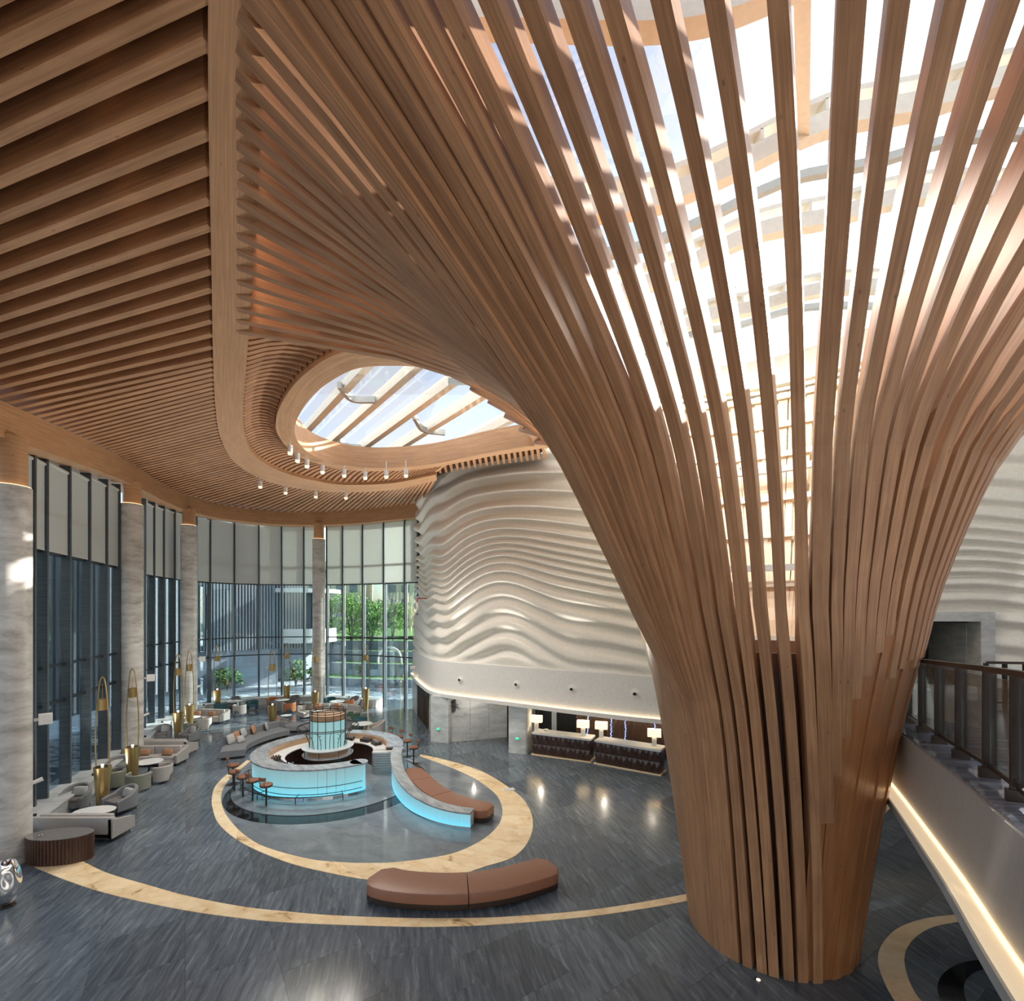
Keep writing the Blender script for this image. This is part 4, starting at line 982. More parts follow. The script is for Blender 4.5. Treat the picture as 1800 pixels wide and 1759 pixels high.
# equipment let into the left of the counter: dark trays, glasses
for k in range(7):
    a = -160 + k * 9.5; p = arc((BC.x, BC.y), 2.12, a, a + 1, 1)[0]
    r = empty('bar_tray', (p.x, p.y, .90), math.radians(a), label='dark bar tray let into the work top, %s from the back left' % NUM[k], cat='tray', group='dark trays on the bar work top')
    m = MB(); m.rbox((0, 0, .03), (.38, .24, .06), .02); m.build('tray_body', M['plinth'], r)
    for i in (-1, 0, 1):
        m = MB(); m.cyl((i * .1, 0, .06), (i * .1, 0, .13 + .03 * (k % 3)), .028, .022, 8); m.build('jar', M['chrome'] if k % 2 else M['bronze'], r, smooth=True)
for k, a in enumerate((40, 62, 88, 112)):
    p = arc((BC.x, BC.y), 2.1, a, a + 1, 1)[0]; r = empty('coffee_machine' if k == 1 else 'glass_rack', (p.x, p.y, .90), math.radians(a), label=['dark glass rack on the back right work top', 'low black coffee machine on the back work top', 'small glass rack on the back work top behind the tower', 'low dark glass rack on the back left work top'][k], cat='bar equipment')
    m = MB(); m.rbox((0, 0, .07), (.34, .5, .14), .03); m.build('body', M['plinth'], r)
    for i in range(4):
        m = MB(); m.cyl((0, -.17 + i * .11, .14), (0, -.17 + i * .11, .2), .03, .025, 8); m.build('glass_stem', M['chrome'], r)
# ---- drum tower in the middle
tw = empty('bar_tower', (BC.x - 0.27, BC.y + 0.45, 0), label='round turquoise glass display tower caged in bronze rods in the middle of the bar', cat='tower')
m = MB(); m.lathe((0, 0, 0), [(1.12, .0), (1.12, .82)], 40); m.build('tower_base', M['darkwood'], tw, smooth=True)
m = MB(); m.lathe((0, 0, 0), [(1.22, .82), (1.24, .87), (1.0, .87)], 44); m.build('lower_shelf', M['stonetop'], tw, smooth=True)
m = MB(); m.lathe((0, 0, 0), [(.98, .87), (.98, 1.12)], 40); m.build('wood_band', M['tanwood'], tw, smooth=True)
m = MB(); m.lathe((0, 0, 0), [(1.0, 1.16), (1.24, 1.18), (1.26, 1.22), (1.0, 1.24)], 44); m.build('upper_shelf', M['stonetop'], tw, smooth=True)
for k in range(14):
    a0_, a1_ = 2 * PI * k / 14 + .02, 2 * PI * (k + 1) / 14 - .02
    m = MB(); m.lathe((0, 0, 0), [(.84, 1.24), (.84, 2.56)], 4, a0_, a1_); m.build('tower_glass', M['cyan_soft'], tw, smooth=True)
    m = MB(); x, y = .865 * math.cos(2 * PI * k / 14), .865 * math.sin(2 * PI * k / 14); m.cyl((x, y, 1.22), (x, y, 3.0), .017, n=6); m.build('upright_rod', M['bronze'], tw)
m = MB(); m.lathe((0, 0, 0), [(.0, 2.56), (.86, 2.56), (.86, 2.74), (.82, 2.76), (0, 2.76)], 40); m.build('tower_cap', M['tanwood'], tw, smooth=True)
for z, r_ in ((3.0, .88), (2.88, .87), (2.78, .88), (2.55, .88)):
    m = MB(); m.tube([Vector((r_ * math.cos(2 * PI * k / 40), r_ * math.sin(2 * PI * k / 40), z)) for k in range(40)], .02, 5, True); m.build('cap_hoop', M['bronze'], tw)
for z, r_ in ((2.14, 1.5), (2.2, 1.46)):
    m = MB(); m.tube([Vector((r_ * math.cos(2 * PI * k / 48), r_ * math.sin(2 * PI * k / 48), z)) for k in range(48)], .02, 5, True); m.build('wide_hoop', M['bronze'], tw)
for k in range(14):
    a = 2 * PI * (k + .5) / 14
    pts = curve([(r_ * math.cos(a), r_ * math.sin(a), z) for r_, z in ((.9, 1.24), (.97, 1.6), (1.15, 1.92), (1.5, 2.14))], 4)
    m = MB(); m.tube(pts, .015, 5); m.build('curved_bracket', M['bronze'], tw)
    if k % 2 == 0:
        for z, r0_, r1_ in ((1.5, .86, .94), (1.7, .86, 1.0), (1.9, .86, 1.12)):
            m = MB(); m.cyl((r0_ * math.cos(a), r0_ * math.sin(a), z), (r1_ * math.cos(a), r1_ * math.sin(a), z), .012, n=5); m.build('rack_bar', M['bronze'], tw)
for k in range(8):
    a = 2 * PI * k / 8; m = MB(); m.cyl((1.2 * math.cos(a), 1.2 * math.sin(a), .87), (1.2 * math.cos(a), 1.2 * math.sin(a), 1.2), .014, n=5); m.build('shelf_post', M['bronze'], tw)
tw.scale = (0.86, 0.86, 0.9)
# ---- descending tail wall
tl = curve([(-4.92, 21.0, 0), (-4.80, 20.0, 0), (-4.30, 18.5, 0), (-3.55, 17.2, 0), (-2.75, 16.4, 0), (-2.0, 15.95, 0), (-1.30, 15.75, 0)], 8)
tail = empty('curved_low_wall', label='low wall curving down from the bar, glowing turquoise on one side', cat='wall')
s_ = cum(tl); T = s_[-1]
def th(d): return lerp(1.12, 0.50, (lambda t: t * t * (3 - 2 * t))(min(1, (d / T) ** .8)))
for k in range(26):
    a, b = T * k / 26, T * (k + .975) / 26; pts = [at_len(tl, s_, lerp(a, b, t / 3)) for t in range(4)]; m = MB(); vs = []
    for p, t in zip(pts, range(4)):
        tt = (pts[min(3, t + 1)] - pts[max(0, t - 1)]).normalized(); rr = Vector((tt.y, -tt.x, 0)); h = th(lerp(a, b, t / 3)) - .03
        vs += [p + rr * .14 + Vector((0, 0, .05)), p + rr * .17 + Vector((0, 0, .05)), p + rr * .17 + Vector((0, 0, h)), p + rr * .14 + Vector((0, 0, h))]
    fs = [(i * 4 + q, i * 4 + (q + 1) % 4, i * 4 + 4 + (q + 1) % 4, i * 4 + 4 + q) for i in range(3) for q in range(4)] + [(0, 1, 2, 3), (12, 13, 14, 15)]
    m.add(vs, fs); m.build('glass_front_panel', M['cyan_tail'], tail)
vs = []; v2 = []; q_ = len(tl)
for i, p in enumerate(tl):
    rr = sidev(tl, i); h = th(s_[i])
    vs += [p + rr * x + Vector((0, 0, z)) for x, z in ((-.17, 0.05), (.13, 0.05), (.13, h - .03), (-.17, h - .03))]
    v2 += [p + rr * x + Vector((0, 0, z)) for x, z in ((-.22, h - .03), (.22, h - .03), (.22, h + .02), (-.22, h + .02))]
fs = [(i * 4 + q, i * 4 + (q + 1) % 4, i * 4 + 4 + (q + 1) % 4, i * 4 + 4 + q) for i in range(q_ - 1) for q in range(4)] + [(0, 1, 2, 3), (q_ * 4 - 4, q_ * 4 - 3, q_ * 4 - 2, q_ * 4 - 1)]
m = MB(); m.add(vs, fs); m.build('wall_body', M['wallstone'], tail)
m = MB(); m.add(v2, fs); m.build('marble_coping', M['greytop'], tail)
m = MB(); m.band(tl, [(-.14, 0), (.15, 0), (.15, .05), (-.14, .05)]); m.build('base_strip', M['chrome'], tail)

# ------------------------------------------------------------------ upholstered benches
def bench(name, line, width, cuts, label, mat='brown', z0=.2, z1=.45, base_in=.06):
    r = empty(name, label=label, cat='bench')
    s_ = cum(line); T = s_[-1]; prev = 0
    for ci, c in enumerate(cuts + [1.0]):
        a, b = T * prev + (.01 if ci else 0), T * c - .01; prev = c; n = 14; L_, R_ = [], []
        first, last_ = ci == 0, ci == len(cuts)
        prof = []
        for k in range(n + 1):
            d = lerp(a, b, k / n); p = at_len(line, s_, d); q = at_len(line, s_, min(T, d + .1)); q0 = at_len(line, s_, max(0, d - .1)); t = (q - q0).normalized(); rr = Vector((t.y, -t.x, 0))
            hw = width / 2
            if first and d - a < .35: x = 1 - (d - a) / .35; hw *= (1 - x ** 3 * .45)
            if last_ and b - d < .35: x = 1 - (b - d) / .35; hw *= (1 - x ** 3 * .45)
            prof.append((p, rr, hw))
        m = MB(); vs = []
        sec = [(-1, z0, 0), (1, z0, 0), (1, z1 - .05, 0.0), (1, z1 - .015, -.02), (1, z1, -.06), (-1, z1, -.06), (-1, z1 - .015, -.02), (-1, z1 - .05, 0)]
        for p, rr, hw in prof:
            for sx, z, ins in sec: vs.append(p + rr * sx * (hw + ins) + Vector((0, 0, z)))
        fs = [(i * 8 + q, i * 8 + (q + 1) % 8, i * 8 + 8 + (q + 1) % 8, i * 8 + 8 + q) for i in range(n) for q in range(8)] + [tuple(range(8)), tuple(range(n * 8, n * 8 + 8))]
        m.add(vs, fs); m.build('seat_cushion', M[mat], r, smooth=True)
        m = MB(); vs = []
        for p, rr, hw in prof:
            for sx, z, ins in ((-1, .06, 0), (1, .06, 0), (1, z0 + .0, 0.0), (-1, z0, 0.0)): vs.append(p + rr * sx * (hw - base_in * .2) + Vector((0, 0, z)))
        fs = [(i * 4 + q, i * 4 + (q + 1) % 4, i * 4 + 4 + (q + 1) % 4, i * 4 + 4 + q) for i in range(n) for q in range(4)] + [(0, 1, 2, 3), tuple(range(n * 4, n * 4 + 4))]
        m.add(vs, fs); m.build('base', M['plinth'], r)
    m = MB(); m.band([at_len(line, s_, T * (.04 + .92 * k / 20)) for k in range(21)], [(-width / 2 + .12, 0), (width / 2 - .12, 0), (width / 2 - .12, .06), (-width / 2 + .12, .06)]); m.build('recessed_foot', M['legs'], r)
    return r
fb = curve([(-3.42, 12.12, 0), (-2.9, 11.86, 0), (-2.1, 11.72, 0), (-1.2, 11.72, 0), (-.3, 11.92, 0), (.5, 12.28, 0), (1.05, 12.62, 0)], 8)
bench('curved_bench', fb, 0.98, [0.51], 'long curved brown leather bench with a dark base, alone in the foreground')
tb = curve([(-4.25, 20.3, 0), (-3.65, 19.2, 0), (-2.95, 18.0, 0), (-2.25, 17.15, 0), (-1.45, 16.55, 0), (-.7, 16.2, 0)], 8)
bench('curved_bench', tb, 0.86, [0.27, 0.60], 'brown leather three-part bench curving behind the low glowing wall')

# ------------------------------------------------------------------ stools
def make_stool():
    r = empty('bar_stool', label='x', cat='stool', group='bar stools')
    m = MB(); m.lathe((0, 0, 0), [(.23, 0), (.23, .015), (.05, .03)], 24); m.build('foot_plate', M['bronze'], r, smooth=True)
    m = MB(); m.cyl((0, 0, .02), (0, 0, .74), .032, n=10); m.build('post', M['bronze'], r, smooth=True)
    m = MB(); m.tube([Vector((.03 + .17 * math.cos(t), .17 * math.sin(t), .30)) for t in [2 * PI * k / 18 for k in range(18)]], .012, 5, True); m.build('foot_ring', M['bronze'], r)
    m = MB(); m.lathe((0, 0, .74), [(.0, 0), (.2, .0), (.225, .03), (.215, .065), (.17, .085), (0, .09)], 24); se = m.build('seat', M['orange2'], r, smooth=True)
    m = MB(); m.lathe((0, 0, .72), [(.0, 0), (.215, .0), (.215, .025)], 20); m.build('seat_pan', M['bronze'], se)
    pts = arc((0, 0), .225, 140, 220, 8, 1.02); m = MB(); m.band(pts, [(-.02, -.06), (.02, -.06), (.02, .07), (-.02, .07)]); bk = m.build('back_pad', M['orange2'], r, smooth=True)
    for a in (155, 205):
        x, y = .235 * math.cos(math.radians(a)), .235 * math.sin(math.radians(a)); m = MB(); m.cyl((x * .9, y * .9, .74), (x, y, 1.06), .01, n=6); m.build('back_rod', M['bronze'], bk)
    return r
M['orange2'] = plain('stool_leather', (0.23, 0.095, 0.05), 0.5)
st = make_stool(); first = True
stp = [(411, 1391, 'farthest back of the five by the glowing front, near the sofa'), (412, 1384, ''), (426, 1401, ''), (444, 1408, ''), (467, 1417, '')]
stp = [((410, 1378), 'left of the bar, farthest from the bench, back of the row'), ((412, 1391), 'left of the bar, second from the back of the row'), ((427, 1401), 'left of the bar, middle of the row of five'), ((444, 1408), 'left of the bar, fourth from the back of the row'), ((468, 1417), 'left of the bar, nearest to the camera'),
       ((683, 1316), 'behind the bar on the right, farthest of the four'), ((701, 1322), 'behind the bar on the right, second of the four'), ((716, 1330), 'behind the bar on the right, third of the four'), ((727, 1343), 'at the right end of the bar, clear beside the low wall')]
for (px, py), wh in stp:
    p = G(px, py); d = BC - p; ang = math.atan2(d.y, d.x); lab = 'tan bar stool ' + wh
    if first: st.location = p; st.rotation_euler = (0, 0, ang); st['label'] = lab; first = False
    else: dup(st, p, ang, lab)

# ------------------------------------------------------------------ sofas, chairs, tables
def pillow(loc, rz, mat, label, s=.42, tilt=.25, w_=None):
    n = 8; vs = []; w_ = w_ or s
    for side in (-1, 1):
        for i in range(n + 1):
            for j in range(n + 1):
                u, v = i / n * 2 - 1, j / n * 2 - 1; e = (1 - u ** 4) * (1 - v ** 4); pin = 1 - .08 * (u * u * v * v)
                vs.append(Vector((u * w_ / 2 * pin, side * .075 * e ** .6, v * s / 2 * pin)))
    q = (n + 1) ** 2; fs = []
    for i in range(n):
        for j in range(n):
            a = i * (n + 1) + j; fs.append((a, a + 1, a + n + 2, a + n + 1)); fs.append((q + a, q + a + n + 1, q + a + n + 2, q + a + 1))
    m = MB(); m.add(vs, fs); o = m.build('pillow', M[mat], None, smooth=True, loc=loc)
    o.rotation_euler = (-tilt, 0, rz); tag(o, label, 'pillow'); return o
def legs4(r, xs, ys, h=.14, mat='legs', rad=.02):
    for x in xs:
        for y in ys: m = MB(); m.cyl((x, y, 0), (x, y, h), rad * .7, rad, 8); m.build('leg', M[mat], r)
def sofa(loc, rz, L, label, mat='fabric', D=.88):      # faces local -y
    r = empty('sofa', loc, rz, label=label, cat='sofa')
    legs4(r, (-L / 2 + .1, L / 2 - .1), (-D / 2 + .1, D / 2 - .1))
    m = MB(); m.rbox((0, 0, .22), (L, D, .16), .05); m.build('frame', M[mat], r, smooth=True)
    for s in (-1, 1):
        m = MB(); m.rbox((s * (L - .34) / 4, -.08, .37), ((L - .34) / 2 - .01, D - .26, .15), .05); m.build('seat_cushion', M[mat], r, smooth=True)
        m = MB(); m.rbox((s * (L - .34) / 4, D / 2 - .24, .60), ((L - .34) / 2 - .01, .17, .40), .05); m.build('back_cushion', M[mat], r, smooth=True)
        m = MB(); m.add([(s * (L / 2 - .13), -D / 2, .14), (s * L / 2, -D / 2, .14), (s * L / 2, D / 2, .14), (s * (L / 2 - .13), D / 2, .14), (s * (L / 2 - .13), -D / 2, .50), (s * L / 2, -D / 2, .50), (s * (L / 2 + .02), D / 2, .72), (s * (L / 2 - .13), D / 2, .72)], [(0, 3, 2, 1), (4, 5, 6, 7), (0, 1, 5, 4), (1, 2, 6, 5), (2, 3, 7, 6), (3, 0, 4, 7)]); m.build('armrest', M[mat], r)
    m = MB(); m.rbox((0, D / 2 - .07, .46), (L, .14, .62), .04); m.build('backrest', M[mat], r, smooth=True)
    return r
def armchair(loc, rz, label, mat='fabric_d', seat='seat_d', body=None):
    r = empty('armchair', loc, rz, label=label, cat='armchair')
    legs4(r, (-.3, .3), (-.3, .3), .15)
    pts = [Vector((.40 * math.cos(a), .02 + .40 * math.sin(a) if math.sin(a) > 0 else .02 + .40 * math.sin(a) * 1.0, 0)) for a in [math.radians(x) for x in range(0, 181, 12)]]
    pts = [Vector((.40, -.38, 0)), Vector((.41, -.2, 0))] + pts + [Vector((-.41, -.2, 0)), Vector((-.40, -.38, 0))]
    hs = [.5, .55] + [.60 + .22 * math.sin(math.radians(x)) ** .8 for x in range(0, 181, 12)] + [.55, .5]
    m = MB(); vs = []
    for i, (p, h) in enumerate(zip(pts, hs)):
        rr = sidev(pts, i)
        vs += [p + rr * x + Vector((0, 0, z)) for x, z in ((-.05, .15), (.05, .15), (.06, h - .03), (.03, h), (-.03, h), (-.06, h - .03))]
    n = len(pts); fs = [(i * 6 + q, i * 6 + (q + 1) % 6, i * 6 + 6 + (q + 1) % 6, i * 6 + 6 + q) for i in range(n - 1) for q in range(6)] + [tuple(range(6)), tuple(range(n * 6 - 6, n * 6))]
    m.add(vs, fs); m.build('shell', M[mat], r, smooth=True)
    m = MB(); m.rbox((0, -.03, .27), (.74, .72, .20), .12, n=4); m.build('seat_base', M[mat], r, smooth=True)
    m = MB(); m.rbox((0, -.04, .41), (.68, .66, .10), .12, n=4); m.build('seat_cushion', M[seat], r, smooth=True)
    return r
def tub(loc, rz, label, mat='fabric', seat=None, cut=True):
    """round tub chair whose shell has an arched opening low at the back"""
    r = empty('tub_chair', loc, rz, label=label, cat='chair')
    R_ = .36; m = MB(); vs = []; n = 20; angs = [lerp(-28, 208, k / n) for k in range(n + 1)]
    for a in angs:
        t = math.radians(a); x, y = math.cos(t), math.sin(t); zb = .12
        if cut and 60 < a < 120: zb = .12 + .26 * max(0, 1 - ((a - 90) / 30) ** 2) ** .4
        vs += [(x * R_, y * R_, zb), (x * (R_ + .05), y * (R_ + .05), zb), (x * (R_ + .055), y * (R_ + .055), .68), (x * (R_ + .02), y * (R_ + .02), .72), (x * (R_ - .02), y * (R_ - .02), .68)]
    fs = [(i * 5 + q, i * 5 + (q + 1) % 5, i * 5 + 5 + (q + 1) % 5, i * 5 + 5 + q) for i in range(n) for q in range(5)] + [tuple(range(5)), tuple(range(n * 5, n * 5 + 5))]
    m.add(vs, fs); m.build('shell', M[mat], r, smooth=True)
    m = MB(); m.lathe((0, 0, 0), [(0, .30), (.31, .30), (.34, .34), (.33, .44), (.25, .47), (0, .475)], 24); m.build('seat', M[seat or mat], r, smooth=True)
    legs4(r, (-.24, .24), (-.24, .24), .3)
    return r
def rtable(loc, label, R_=.42, h=.72, top='stonetop', base='plinth', sx=1.0, rz=0.0, drum=False):
    r = empty('round_table' if sx == 1 else 'oval_table', loc, rz, label=label, cat='table')
    m = MB(); m.lathe((0, 0, h), [(0, -.03), (R_ - .03, -.03), (R_, -.012), (R_, 0), (0, 0)], 36, sx=sx); m.build('table_top', M[top], r, smooth=False)
    if drum: m = MB(); m.lathe((0, 0, 0), [(R_ * .93, .02), (R_ * .93, h - .03)], 36, sx=sx); m.build('drum_base', M[base], r, smooth=True)
    else:
        m = MB(); m.lathe((0, 0, 0), [(R_ * .55, 0), (R_ * .55, .02), (.035, .04), (.035, h - .03)], 24, sx=1); m.build('pedestal', M[base], r, smooth=True)
    return r
def lamp(px, py_cone, D, label):
    x = (px - HX) / FOC * D; r = empty('floor_lamp', (x, D, 0), label=label, cat='lamp', group=None)
    m = MB(); m.lathe((0, 0, 0), [(.13, 0), (.15, .02), (.25, 1.5), (.25, 1.56), (.2, 1.56)], 28); cb_ = m.build('conical_base', M['brass'], r, smooth=True)
    m = MB(); m.cyl((0, 0, 1.55), (0, 0, 1.57), .2, n=20); m.build('base_lid', M['bronze'], cb_)
    for s in (-1, 1):
        pts = curve([(s * .22, 0, 1.54), (s * .245, 0, 2.3), (s * .235, 0, 3.0), (s * .17, 0, 3.9), (s * .09, 0, 4.55), (0, 0, 4.72)], 6)
        m = MB(); m.tube(pts, .022, 6); m.build('bowed_rod', M['brass'], r, smooth=True)
    m = MB(); m.lathe((0, 0, 0), [(.13, 3.55), (.155, 3.93), (.135, 3.93), (.11, 3.57)], 24); lc = m.build('lantern_cup', M['brass'], r, smooth=True)
    m = MB(); m.cyl((0, 0, 3.93), (0, 0, 4.45), .008, n=5); m.build('hanging_rod', M['brass'], lc)
    m = MB(); m.lathe((0, 0, 1.58), [(0.03, 0), (.045, .03), (.03, .06), (0, .065)], 12); m.build('small_bulb', M['flame'], cb_)
    return r
PX = lambda px, D: ((px - HX) / FOC * D, D, 0)
lamp(180, 1347, 17.0, 'brass cone floor lamp nearest to the camera, behind the pair of armchairs')
lamp(233, 1312, 19.5, 'brass cone floor lamp among the olive chairs, second nearest')
lamp(313, 1252, 26.2, 'brass cone floor lamp between the two armchairs left of the third column')
lamp(333, 1239, 28.2, 'brass cone floor lamp in front of the third stone column')
lamp(382, 1212, 33.7, 'brass cone floor lamp behind the teal chairs in the window corner')
lamp(479, 1239, 28.2, 'brass cone floor lamp at the end of the curved sofa with pillows')
lamp(504, 1203, 35.6, 'brass cone floor lamp by the back windows left of the far column')
lamp(554, 1217, 32.8, 'brass cone floor lamp in front of the far stone column')
lamp(643, 1209, 34.2, 'brass cone floor lamp at the right end of the window ledge')
# fluted table, first sofa group
r = empty('fluted_side_table', PX(106, 13.65), 0.10, label='dark fluted oval side table at the foot of the nearest stone column', cat='table')
m = MB(); m.lathe((0, 0, .74), [(0, -.02), (.40, -.02), (.41, 0), (0, .005)], 44, sx=2.05); m.build('stone_top', M['darktop'], r)
for k in range(56):
    a = 2 * PI * k / 56; x, y = .80 * math.cos(a), .385 * math.sin(a); m = MB(); m.cyl((x, y, .03), (x, y, .72), .043, n=7); m.build('flute', M['fluted'], r, smooth=True)
m = MB(); m.lathe((0, 0, 0), [(.37, 0.0), (.37, .03), (.38, .72)], 36, sx=2.05); m.build('drum', M['plinth'], r, smooth=True)
m = MB(); m.lathe((0, 0, 0), [(.39, 0.0), (.41, .0), (.41, .03), (.39, .03)], 36, sx=2.04); m.build('brass_foot', M['brass'], r, smooth=True)
r = empty('ashtray', (PX(72, 13.5)[0], 13.5, .745), label='small round metal dish on the fluted side table', cat='dish'); m = MB(); m.lathe((0, 0, 0), [(.06, 0), (.07, .02), (.05, .025), (.04, .01)], 16); m.build('bowl', M['chrome'], r, smooth=True)
sofa((-13.35, 15.05, 0), PI, 2.55, 'grey beige sofa seen from behind beside the fluted side table')
armchair(PX(131, 17.15), 0.15, 'grey armchair with a cushion against the ledge, left of the nearest brass lamp')
armchair(PX(213, 17.0), -0.35, 'grey armchair with a cushion right of the nearest brass lamp')
pillow((PX(135, 17.1)[0], 17.22, .62), .15, 'pillow_g', 'grey cushion on the armchair left of the nearest brass lamp', .34, .3, .5)
pillow((PX(218, 16.9)[0], 17.08, .62), -.35, 'pillow_g', 'grey cushion on the armchair right of the nearest brass lamp', .34, .3, .5)
rtable((PX(166, 15.95)[0], 15.95, 0), 'white oval coffee table between the sofa and the two nearest armchairs', .42, .45, 'stonetop', 'plinth', 1.45, .15, True)
# olive group
rtable(PX(262, 20.3), 'white topped round table beside the second brass lamp', .5, .72)
tub(PX(243, 18.9), PI + .2, 'olive leather tub chair seen from behind in front of the second brass lamp', 'olive', cut=False)
tub(PX(205, 19.3), PI - .5, 'olive leather tub chair between the two nearest brass lamps', 'olive', cut=False)
tub(PX(283, 19.9), PI / 2 + 3.5, 'pale grey tub chair at the right of the white topped table', 'fabric')
tub(PX(212, 20.9), .6, 'dark grey tub chair by the ledge behind the second brass lamp', 'fabric_d')
sofa(PX(268, 22.2), .05, 2.7, 'grey beige sofa facing the camera behind the second brass lamp')
pillow((PX(252, 22)[0], 22.05, .60), .1, 'pillow_t', 'left terracotta pillow on the sofa behind the second brass lamp', .3, .35, .5)
pillow((PX(293, 22)[0], 22.05, .60), -.05, 'pillow_t', 'right terracotta pillow on the sofa behind the second brass lamp', .3, .35, .5)
pillow((PX(222, 22)[0], 22.0, .58), .5, 'seat_d', 'brown pillow at the left end of the sofa behind the second brass lamp', .4, .3)
sofa(PX(292, 23.75), PI, 2.6, 'grey beige sofa seen from behind near the second stone column')
armchair(PX(285, 26.3), .3, 'grey armchair against the ledge, left of the third brass lamp')
armchair(PX(334, 26.0), -.4, 'grey armchair with a cushion right of the third brass lamp')
pillow((PX(287, 26.2)[0], 26.35, .62), .3, 'pillow_g', 'grey cushion on the armchair left of the third brass lamp', .42, .3)
pillow((PX(335, 25.9)[0], 26.1, .62), -.4, 'pillow_g', 'grey cushion on the armchair right of the third brass lamp', .42, .3)
tub(PX(358, 28.6), PI / 2 + 3.4, 'grey tub chair below the sofa next to the third stone column', 'fabric')
tub(PX(337, 27.6), PI, 'olive tub chair beside the fourth brass lamp', 'olive', cut=False)
rtable(PX(338, 28.9), 'white topped round table behind the fourth brass lamp', .42)
sofa(PX(368, 30.6), -.1, 2.15, 'grey beige sofa facing the camera right of the third stone column')
pillow((PX(343, 30.3)[0], 30.45, .60), .1, 'pillow_t', 'left terracotta pillow on the sofa right of the third stone column', .3, .35, .5)
pillow((PX(370, 30.3)[0], 30.4, .60), -.1, 'pillow_t', 'right terracotta pillow on the sofa right of the third stone column', .3, .35, .5)
# teal group
rtable(PX(413, 34.0), 'white topped round table in the middle of the teal chairs', .48)
tub(PX(388, 33.4), 1.2 + PI / 2, 'teal tub chair left of the round table in the window corner', 'teal')
tub(PX(443, 34.2), -1.2 - PI / 2 + PI, 'teal tub chair right of the round table in the window corner', 'teal')
tub(PX(421, 32.7), PI, 'pale grey tub chair seen from behind between the teal chairs', 'fabric')
armchair(PX(411, 35.2), 0, 'grey armchair by the ledge behind the teal chairs')
# orange groups
rtable(PX(496, 34.6), 'white topped round table between the tan leather chairs', .48)
tub(PX(509, 33.5), PI + .3, 'large tan leather tub chair seen from behind left of the far column', 'orange', seat='fabric_d')
tub(PX(480, 35.4), .2, 'tan leather tub chair by the ledge left of the far column', 'orange', seat='fabric_d')
armchair(PX(515, 35.7), -.3, 'grey armchair by the ledge left of the far column')
armchair(PX(489, 33.9), PI + .1, 'grey armchair seen from behind beside the tan leather chair')
rtable(PX(541, 34.6), 'dark oval low table in front of the far stone column', .42, .5, 'darktop', 'plinth', 1.4, .1, True)
rtable(PX(593, 34.0), 'white topped round table right of the far column', .5)
tub(PX(580, 35.4), .4, 'teal tub chair right of the far column', 'teal')
tub(PX(612, 34.6), -2.1, 'tan leather tub chair right of the far column', 'orange', seat='fabric_d')
armchair(PX(621, 35.3), -.5, 'grey armchair at the right end of the window ledge')
# curved far sofa and its pillows
def curved_sofa(line, label, depth=.85, seat_z=.42, back_side=1, mat='fabric', back=(0, 1), backh=.78):
    r = empty('curved_sofa', label=label, cat='sofa'); s_ = cum(line); T = s_[-1]; segs = 3
    for k in range(segs):
        a, b = T * k / segs + .01, T * (k + 1) / segs - .01; pts = [at_len(line, s_, lerp(a, b, t / 6)) for t in range(7)]
        hw = depth / 2; m = MB(); m.band(pts, [(-hw, .12), (hw, .12), (hw, seat_z - .04), (hw - .04, seat_z), (-hw + .04, seat_z), (-hw, seat_z - .04)]); m.build('seat', M[mat], r, smooth=True)
    a, b = T * back[0], T * back[1]; pts = [at_len(line, s_, lerp(a, b, t / 16)) + sidev(line, min(len(line) - 1, int(len(line) * lerp(back[0], back[1], t / 16)))) * back_side * (depth / 2 + .03) for t in range(17)]
    m = MB(); m.band(pts, [(-.1, .12), (.1, .12), (.1, backh - .05), (.06, backh), (-.06, backh), (-.1, backh - .05)]); m.build('backrest', M[mat], r, smooth=True)
    m = MB(); m.band([at_len(line, s_, T * (.03 + .94 * t / 14)) for t in range(15)], [(-depth / 2 + .1, 0), (depth / 2 - .1, 0), (depth / 2 - .1, .12), (-depth / 2 + .1, .12)]); m.build('plinth', M['legs'], r)
    return r
fs_line = curve([PX(528, 31.7), PX(550, 32.3), PX(575, 32.5), PX(600, 32.3), PX(624, 31.6)], 5)
curved_sofa(fs_line, 'beige curved sofa facing the camera behind the bar tower', back_side=-1)
for k, (px, D, mt, nm) in enumerate([(542, 32.4, 'seat_d', 'taupe'), (558, 32.6, 'pillow_t', 'terracotta'), (575, 32.7, 'pillow_g', 'pale grey'), (592, 32.6, 'pillow_t', 'terracotta'), (606, 32.5, 'pillow_g', 'pale grey')]):
    pillow((PX(px, D)[0], D, .63), .0, mt, '%s pillow on the curved sofa behind the bar tower, %s from the left' % (nm, NUM[k]), .42, .3)
sec = curve([(-13.25, 22.9, 0), (-13.7, 24.0, 0), (-13.75, 25.2, 0), (-13.45, 26.4, 0), (-12.9, 27.4, 0)], 6)
curved_sofa(sec, 'dark grey curved sectional sofa with a row of pillows left of the bar', depth=1.05, mat='fabric_d', back_side=-1, back=(.28, 1))
for k, (x, y, rz_, mt, nm) in enumerate([(-14.0, 24.1, 1.35, 'pillow_g', 'pale grey'), (-14.1, 24.75, 1.5, 'pillow_t', 'terracotta'), (-14.1, 25.4, 1.6, 'pillow_g', 'pale grey'), (-13.95, 26.1, 1.8, 'pillow_t', 'terracotta'), (-13.65, 26.85, 2.0, 'pillow_g', 'pale grey')]):
    pillow((x, y, .66), rz_ - PI / 2 + PI / 2, mt, '%s pillow on the dark grey sectional sofa, %s from the nearest end' % (nm, NUM[k]), .48, .3)
pillow((-13.65, 24.35, .60), 1.1, 'pillow_g', 'small pale pillow leaning in front of the others on the dark grey sectional sofa', .36, .5)
